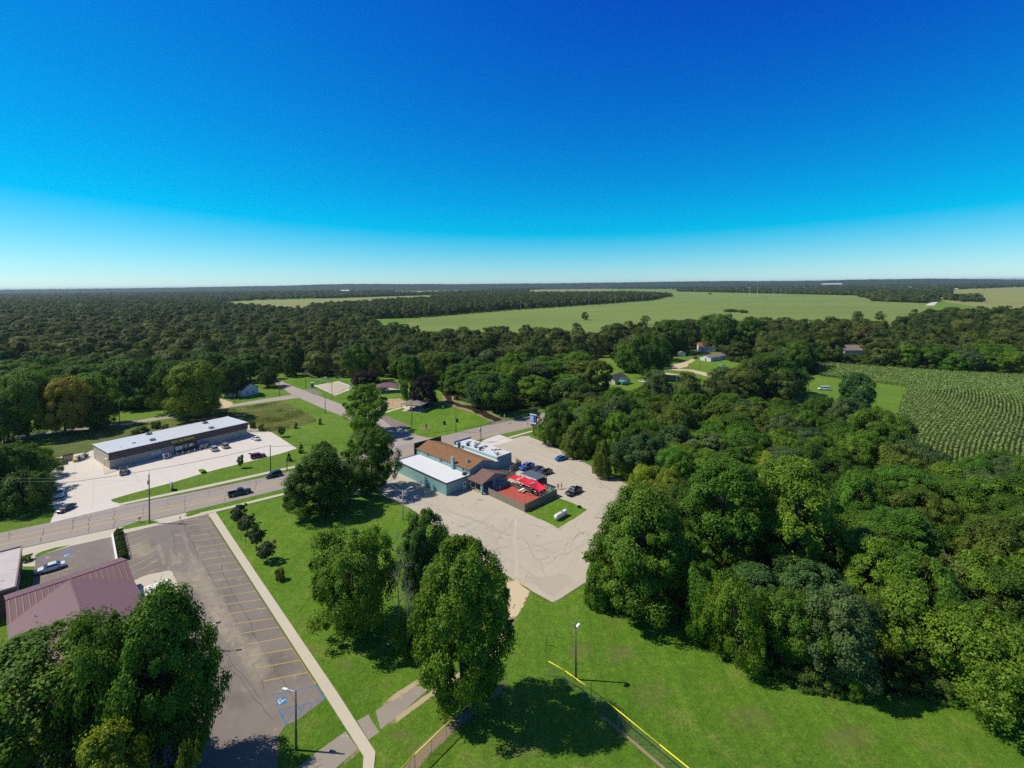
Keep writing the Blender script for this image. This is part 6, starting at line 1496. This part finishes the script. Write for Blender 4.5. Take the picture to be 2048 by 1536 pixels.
# pylon sign of the bar
P=G(1067,870); h=hgt(1067,870,852); h2=hgt(1067,870,831); t=thing('pylon_sign','tall roadside sign with a blue lightbox on a brown post','sign',P,R(-38))
m=MB(); m.span(-.25,.25,-.2,.2,-.2,h); m.build('post',plain('brown post',(.16,.085,.04)),t)
m=MB(); m.span(-1.0,1.2,-.3,.3,h,h+.9); m.build('lower_box',M['darkgrey'],t)
m=MB(); m.span(-1.5,1.5,-.28,.28,h+.9,h2+.3); m.build('lightbox',plain('sign box blue',(.05,.075,.23),.5),t)
m=MB(); m.span(-1.35,.3,-.31,-.285,h+1.7,h2-.1); m.build('pale_mark',plain('pale sign print',(.35,.45,.72),.5),t)
m=MB(); m.span(-1.45,1.45,-.31,-.285,h+.95,h+1.45); m.build('white_panel',M['white'],t)
m=MB(); m.span(-1.55,1.55,-.34,.34,h2+.3,h2+.4); m.build('top_cap',M['white'],t)
# concrete wall with dark railing at the church lot
a,b=G(224,1071),G(233.5,1125); t=thing('ramp_wall','low white wall with dark bushes beside it, dividing the church lot','wall',a,0); dd=b-a; nn2=Vector((-dd.y,dd.x,0)).normalized()
nn2=nn2 if nn2.x>0 else -nn2
m=MB(); m.beam((0,0,.35),dd+Vector((0,0,.35)),.35,.7); m.build('wall',M['white'],t)
rgb=random.Random(6)
for i in range(11):
    p=a+dd*((i+.5)/11)+nn2*1.1; 
    s_=tree_at(p,rgb.uniform(.9,1.5),rgb.uniform(.75,1.0),'shrub','black','small dark clipped shrub along the low white wall',name='shrub',cat='shrub',group='dark shrubs along the low white wall')
t2=thing('iron_fence','thin black iron fence along the dark shrubs in the church lot','fence',a+nn2*1.95,0)
m=MB()
n=26
for i in range(n+1): p=dd*(i/n); m.span(p.x-.02,p.x+.02,p.y-.02,p.y+.02,0,1.1)
m.build('railing_bar',M['black'],t2)
for z in (.15,1.08): m=MB(); m.beam(Vector((0,0,z)),dd+Vector((0,0,z)),.05,.05); m.build('rail',M['black'],t2)
# ball field fences
def chain_mat():
    t=NT('chain link mesh'); v=t.coord(); s=t.node('SeparateXYZ'); t.link(v,s.inputs[0])
    def wires(a): return t.math('LESS_THAN',t.math('FRACT',t.math('DIVIDE',a,.075)),.085)
    u=t.math('ADD',s.outputs[0],s.outputs[2]); w_=t.math('SUBTRACT',s.outputs[0],s.outputs[2])
    a=t.math('MAXIMUM',wires(u),wires(t.math('ADD',w_,100.0)))
    m=t.node('MixShader'); t.link(a,m.inputs[0]); tr=t.node('BsdfTransparent'); t.link(tr.outputs[0],m.inputs[1]); t.link(t.bsdf((.22,.22,.21),.5,.3,.2),m.inputs[2]); return t.done(m.outputs[0])
M['chain']=chain_mat()
def chain_fence(name,pts,h,label,gap,cap=None,group=None,every=1.0,post_r=.035,fold=None):
    base=pts[0]; t=thing(name,label,'fence',base,0,group)
    for a,b in zip(pts,pts[1:]):
        d=b-a; L=d.length; ang=math.atan2(d.y,d.x); n=max(1,round(L/gap))
        for i in range(n):
            p=a.lerp(b,i/n)-base
            m=MB(); m.poly([(0,0,.04),(L/n,0,.04),(L/n,0,h),(0,0,h)]); o=m.build('mesh_panel',M['chain'],t); o.location=p; o.rotation_euler=(0,0,ang)
            m=MB(); m.tube((0,0,-.1),(0,0,h+.04),post_r,None,8); o=m.build('post',M['galv'],t); o.location=p
        p=b-base; m=MB(); m.tube((0,0,-.1),(0,0,h+.04),post_r,None,8); o=m.build('post',M['galv'],t); o.location=p
        m=MB(); m.tube(a-base+Vector((0,0,h)),b-base+Vector((0,0,h)),.07 if cap else .03,None,10); o=m.build('top_rail',M[cap] if cap else M['galv'],t,True)
    return t
fh_=hgt(1201,1424,1392)
chain_fence('ball_fence',[G(1098,1352),G(1131,1372),G(1201,1424),G(1320,1525),G(1480,1660)],fh_,'chain link ball fence with a bright yellow top, running past the floodlight pole',3.0,'yellowsteel')
q0=G(1009,1354); q1=G(790,1570)
chain_fence('ball_fence',[G(1014,1372),G(922,1449),G(830,1540),G(700,1680)],fh_*.85,'chain link ball fence with a yellow top beside the bare soil track',3.0,'yellowsteel')
P=G(1183,1410); t=thing('foul_pole','short yellow foul pole standing just inside the ball fence','pole',P); m=MB(); m.tube((0,0,-.1),(0,0,hgt(1183,1410,1365)),.05,None,8); m.build('shaft',M['bollard'],t)
for px,pb,pt,lb in ((1093,1291,1270,'thin dark stake on the lawn, the one closer to the ball fence'),(1111,1274.5,1255,'thin dark stake on the lawn with a worn patch at its foot')):
    P=G(px,pb); t=thing('stake',lb,'stake',P); m=MB(); m.tube((0,0,-.1),(0,0,hgt(px,pb,pt)),.06,.05,8); m.build('shaft',M['polewood'],t)
for i,(px,pb,pt) in enumerate(((482,1080,1062),(491,1093,1072))):
    P=G(px,pb); t=thing('stake',['thin stake beside the second purple leaved tree','thin stake beside the third purple leaved tree'][i],'stake',P); m=MB(); m.tube((0,0,-.1),(0,0,hgt(px,pb,pt)),.05,.04,8); m.build('shaft',M['polewood'],t)
# guard rails by the creek
def guard_rail(pts,label):
    t=thing('guard_rail',label,'guard rail',pts[0]); 
    for a,b in zip(pts,pts[1:]):
        d=b-a; n=max(1,round(d.length/2.2))
        m=MB(); m.beam(a-pts[0]+Vector((0,0,.68)),b-pts[0]+Vector((0,0,.68)),.08,.30); m.build('rail',M['galv'],t)
        for i in range(n+1): p=a.lerp(b,i/n)-pts[0]; m=MB(); m.span(p.x-.07,p.x+.07,p.y-.07,p.y+.07,-.1,.72); m.build('post',M['wood'],t)
guard_rail([G(973,850.5),G(1005,844),G(1056,831.5),G(1100,821.5),G(1150,809)],'steel guard rail along the far side of the road by the creek')
guard_rail([G(1082,853),G(1110,846),G(1150,836)],'short guard rail at the sign side of the road')
# park bits
def stone(px,py,w,h,label,slabw=None):
    P=G(px,py); t=thing('memorial_stone',label,'memorial',P,fb.a-.4)
    if slabw: m=MB(); m.span(-slabw/2,slabw/2,-slabw*.35,slabw*.35,0,.12); m.build('base_slab',plain('reddish slab',(.26,.18,.15)),t)
    m=MB(); m.span(-w/2,w/2,-.15,.15,.0 if not slabw else .12,h); m.build('stone',M['black'],t,False,.04)
stone(852.5,857.5,.4,1.9,'black memorial stone on a reddish slab in the park',3.6)
stone(889,849.5,1.0,1.5,'black memorial stone standing alone in the park grass')
stone(914,844.5,1.1,1.5,'black memorial stone beside the slim dark pole')
P=G(884,829.5); t=thing('flag_pole','thin pole with a small cream flag on the park lawn','flag pole',P); m=MB(); m.tube((0,0,0),(0,0,4.2),.04,None,8); m.build('shaft',M['galv'],t); m=MB(); m.poly([(.05,0,3.0),(1.0,.2,3.0),(.9,.1,4.1),(.05,0,4.1)]); m.poly([(.05,0,4.1),(.9,.1,4.1),(1.0,.2,3.0),(.05,0,3.0)]); m.build('flag',plain('cream flag',(.5,.45,.25)),t)
P=G(624.5,774.5); t=thing('portable_toilet','blue portable toilet at the corner of the sport court','portable toilet',P,.6)
m=MB(); m.span(-.7,.7,-.7,.7,0,2.5); m.build('cabin',plain('toilet blue',(.02,.13,.33)),t,False,.05); m=MB(); m.span(-.72,.72,-.72,.72,2.5,2.65); m.build('roof',M['white'],t); m=MB(); m.span(-.45,.45,-.73,-.71,.1,2.2); m.build('door',plain('toilet door blue',(.03,.17,.4)),t)
for px,pb,pt,lb in ((701,789,769,'basketball hoop on the near side of the sport court'),(650,766,754,'basketball hoop on the far side of the sport court')):
    P=G(px,pb); h=hgt(px,pb,pt); t=thing('basketball_hoop',lb,'basketball hoop',P,1.0); shaft(t,h,.09,.08,'galv'); m=MB(); m.span(-.9,.9,-.5,-.45,h-.9,h+.3); m.build('backboard',M['white'],t); m=MB(); m.tube((0,-.7,h-.6),(0,-.7,h-.55),.23,None,12); m.build('hoop',plain('hoop orange',(.5,.15,.03)),t)
chain_fence('court_fence',[G(631,769),G(676,760.5),G(686,763.5)],2.6,'chain link fence round the far side of the sport court',3.5)
chain_fence('court_fence',[G(634,777.5),G(669.5,791),G(690,782)],1.2,'low chain link fence on the street side of the sport court',3.5)
def swing(px,py,rz,label):
    P=G(px,py); t=thing('swing_set',label,'swing set',P,rz); 
    for x in (-2,2): m=MB(); m.tube((x,-.9,0),(x,0,2.6),.05); m.tube((x,.9,0),(x,0,2.6),.05); m.build('leg_frame',M['galv'],t)
    m=MB(); m.tube((-2,0,2.6),(2,0,2.6),.05); m.build('top_bar',M['galv'],t)
    for x in (-1,1): m=MB(); m.tube((x-.2,0,2.6),(x-.2,0,.6),.015); m.tube((x+.2,0,2.6),(x+.2,0,.6),.015); m.span(x-.25,x+.25,-.1,.1,.55,.6); m.build('swing_seat',M['black'],t)
swing(776,812,.4,'metal swing set on the tan play surface'); 
P=G(800,801); t=thing('climbing_frame','low metal climbing frame on the tan play surface','climbing frame',P,.3)
m=MB()
for x in (-3,-1.5,0,1.5,3):
    m.tube((x,-.8,0),(x,-.8,1.6),.05); m.tube((x,.8,0),(x,.8,1.6),.05); m.tube((x,-.8,1.6),(x,.8,1.6),.05)
m.tube((-3,-.8,1.6),(3,-.8,1.6),.05); m.tube((-3,.8,1.6),(3,.8,1.6),.05); m.build('bar_frame',plain('play brown',(.25,.15,.1)),t)
for i,(x,y) in enumerate(((.0,0),)): pass
P=G(758,811); t=thing('slide','small teal slide at the edge of the tan play surface','slide',P,.8); m=MB(); m.beam((-1.4,0,.1),(1.0,0,1.7),.6,.06); m.build('chute',plain('teal plastic',(.03,.3,.28)),t); m=MB(); m.tube((1.0,-.25,0),(1.0,-.25,2.0),.05); m.tube((1.0,.25,0),(1.0,.25,2.0),.05); m.build('leg',M['galv'],t)
P=G(1444,730.5); t=thing('garden_pool','small teal trampoline or pool beside the white bungalow','pool',P); m=MB(); m.tube((0,0,0),(0,0,.7),1.8,None,16); m.build('rim',plain('teal vinyl',(.05,.42,.32)),t); m=MB(); m.tube((0,0,.7),(0,0,.72),1.5,None,16); m.build('water',plain('pool water',(.1,.45,.4),.2),t)
P=G(1158,1015); t=thing('fire_pit','dark round fire pit at the edge of the tank lawn','fire pit',G(1158.5,1015.5)); m=MB(); m.tube((0,0,0),(0,0,.45),.5,.55,12); m.build('ring',M['black'],t)
P=G(408,946); t=tree_at(P,.6,.8,'shrub','black','dark low shrub on the small grass island of the store lot',name='shrub',cat='shrub')
for i,(x,y) in enumerate(((52,1122),)):
    t=tree_at(G(x,y),1.2,1.2,'shrub','green','round shrub by the brick hall wall',name='shrub',cat='shrub')
# ---------------------------------------------------------------- far things
TP=[(857.6,632.8,601.5),(950.4,624,598.6),(1041,619,598.6),(1112.5,614.5,597),(1178.5,612.5,586),(1231.6,608,589),(1285.5,604.5,587),(1499.4,593.7,572),(1515,592.7,572),(1546.7,590,577),(1562,589,573),(1571.7,588,577),(1581,587.5,575),(414.6,657,637),(740,634,601)]
def transmission(px,pb,pt,i):
    P=G(px,pb); h=hgt(px,pb,pt); t=thing('transmission_pole','tall pale power line pole at the field edge before the long wood' if i<7 else ('tall pale power line pole out in the bean field' if i<13 else 'tall pale power line pole rising out of the big wood'),'power pole',P,0,'power poles along the long wood' if i<7 else ('power poles in the bean field' if i<13 else 'power poles in the big wood'))
    m=MB(); m.tube((0,0,-.5),(0,0,h),.42,.26,8); m.build('shaft',M['lamp'] if i>6 else M['galv'],t)
    for z in (.62,.72): m=MB(); m.span(-2.2,2.2,-.15,.15,h*z,h*z+.35); m.build('crossarm',M['galv'],t)
    return P+Vector((0,0,h*.7)),h
tops=[transmission(*q,i) for i,q in enumerate(TP)]
seq=[14,0,1,2,3,4,5,6]
for a,b in zip(seq,seq[1:]):
    for dx in (-2,2): wire(tops[a][0]+Vector((dx,0,0)),tops[b][0]+Vector((dx,0,0)),1.6,'power line wire in front of the long wood',.05,8)
def shed(px,py,w,d,h,wall,roof,label,ang=0.0,name='farm_shed'):
    P=G(px,py); t=thing(name,label,'building',P,ang); m=MB(); gable_walls(m,-w/2,w/2,0,d,h*.7,h,'x'); m.build('wall',M[wall],t); m=MB(); gable(m,-w/2,w/2,0,d,h*.7,h,'x',.5,.3); m.build('roof',M[roof],t)
shed(1762,596,28,18,14,'white','redshingle','farm shed with reddish roof at the edge of the bean field')
shed(1777,597,34,16,9,'darkgrey','membrane','open farm shed with white roof beside the reddish shed',-.15)
for i,(x,w) in enumerate(((1806,20),(1812,14),(1821,16))): shed(x,597.6,w,10,6,'white','white',['low white shed in the row before the farm trees','shortest white shed in the row before the farm trees','white shed at the road end of the row before the farm trees'][i])
shed(689,585.5,70,40,24,'white','membrane','white farm building seen far across the woods')
shed(711,584.2,40,24,15,'white','membrane','small white farm building beyond the long white one')
shed(1924,595,30,18,10,'redshingle','redshingle','reddish low house in the trees by the distant road')
shed(1668,572.5,200,80,30,'tanwall','membrane','far off tan warehouse near the horizon, the lower one')
shed(1760,570.8,330,90,34,'tanwall','membrane','long far off tan warehouse near the horizon')
shed(1820,570.2,260,90,34,'tanwall','membrane','wide far off tan warehouse next to the longest one')
shed(1355,575.5,60,40,20,'white','membrane','pale far off house beside the blue water glimpse')
shed(1367,575.0,40,30,20,'white','membrane','second pale far off house beside the blue water glimpse')
sheet('lake',[(1383,574.6),(1405,573.4),(1407,575.8),(1398,576.2)],.2,'water')
# ---------------------------------------------------------------- camera and light
cam=bpy.data.cameras.new('camera'); cam.sensor_width=36; cam.lens=36*F/2048
cam.shift_y=-(768-YH)/2048; cam.clip_end=60000; cam.clip_start=.5
co=bpy.data.objects.new('camera',cam); col.objects.link(co)
co.matrix_world=Matrix.Translation((0,0,CH))@Matrix.Rotation(R(90),4,'X')@Matrix.Rotation(-ROLL,4,'Z')
sc.camera=co
SUN_EL=R(50); to_sun=Vector((-.995*math.cos(SUN_EL),.10*math.cos(SUN_EL),math.sin(SUN_EL)))
sun=bpy.data.lights.new('sun','SUN'); sun.energy=5.0; sun.angle=R(.53); sun.color=(1,.92,.78)
so=bpy.data.objects.new('sun',sun); col.objects.link(so); so.rotation_euler=to_sun.to_track_quat('Z','Y').to_euler(); so.location=(-60,0,120)
w=bpy.data.worlds.new('World'); sc.world=w; w.use_nodes=True
nt=w.node_tree; bg=nt.nodes['Background']
sky=nt.nodes.new('ShaderNodeTexSky'); sky.sky_type='NISHITA'; sky.sun_disc=False
sky.sun_elevation=SUN_EL; sky.sun_rotation=math.atan2(to_sun.x,to_sun.y); sky.altitude=200; sky.air_density=1.0; sky.dust_density=0; sky.ozone_density=6
sep=nt.nodes.new('ShaderNodeSeparateColor'); com=nt.nodes.new('ShaderNodeCombineColor'); nt.links.new(sky.outputs[0],sep.inputs[0])
def lin(src,k,c,add=None):      # the clear late-summer air: deeper and bluer than the plain model
    m=nt.nodes.new('ShaderNodeMath'); m.operation='MULTIPLY_ADD'; nt.links.new(src,m.inputs[0]); m.inputs[1].default_value=k; m.inputs[2].default_value=c
    if add is not None: nt.links.new(add,m.inputs[2])
    x=nt.nodes.new('ShaderNodeMath'); x.operation='MAXIMUM'; nt.links.new(m.outputs[0],x.inputs[0]); x.inputs[1].default_value=.02; return x.outputs[0]
r_=lin(sep.outputs[0],1.36,-4.05); g_=lin(sep.outputs[1],1.33,-1.37); b0=lin(r_,.10,2.0); b_=lin(sep.outputs[2],.97,0,b0)
for i,x in enumerate((r_,g_,b_)): nt.links.new(x,com.inputs[i])
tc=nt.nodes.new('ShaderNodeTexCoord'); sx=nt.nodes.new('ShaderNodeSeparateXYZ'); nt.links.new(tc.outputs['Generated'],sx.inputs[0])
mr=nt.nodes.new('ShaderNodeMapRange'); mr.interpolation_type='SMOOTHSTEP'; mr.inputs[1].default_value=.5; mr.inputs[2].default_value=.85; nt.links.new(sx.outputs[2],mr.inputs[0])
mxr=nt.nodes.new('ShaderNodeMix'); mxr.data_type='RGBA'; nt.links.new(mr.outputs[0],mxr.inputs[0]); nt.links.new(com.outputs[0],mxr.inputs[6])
dm=nt.nodes.new('ShaderNodeMix'); dm.data_type='RGBA'; dm.blend_type='MULTIPLY'; dm.inputs[0].default_value=1; nt.links.new(sky.outputs[0],dm.inputs[6]); dm.inputs[7].default_value=(1.0,.85,.62,1)  # unseen upper sky given a warmer tint, added to soften blue fill light
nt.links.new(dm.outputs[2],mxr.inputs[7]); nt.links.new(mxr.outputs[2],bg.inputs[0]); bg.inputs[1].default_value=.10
sc.view_settings.view_transform='Standard'; sc.view_settings.look='None'; sc.view_settings.exposure=0; sc.view_settings.gamma=1
sc.cycles.max_bounces=6; sc.cycles.diffuse_bounces=3; sc.cycles.glossy_bounces=2; sc.cycles.transparent_max_bounces=12; sc.cycles.volume_bounces=0
sc.cycles.use_denoising=False; sc.cycles.sample_clamp_indirect=3; sc.cycles.denoiser='OPENIMAGEDENOISE'; sc.cycles.denoising_input_passes='RGB_ALBEDO_NORMAL'; sc.cycles.denoising_prefilter='ACCURATE'; sc.cycles.use_adaptive_sampling=True; sc.cycles.adaptive_threshold=.02
def haze(density):
    top=max(h for _,h in row)+3; mb=MB(); mb.box((0,14000,top/2-.6),(44000,30000,top+1.2)); t=NT('haze air')
    v=t.node('VolumePrincipled'); v.inputs['Color'].default_value=(.62,.78,1,1); v.inputs['Density'].default_value=density; v.inputs['Anisotropy'].default_value=.2
    t.link(v.outputs[0],t.out.inputs['Volume']); o=mb.build('haze',t.mat); o['kind']='stuff'
haze(3.9e-5)
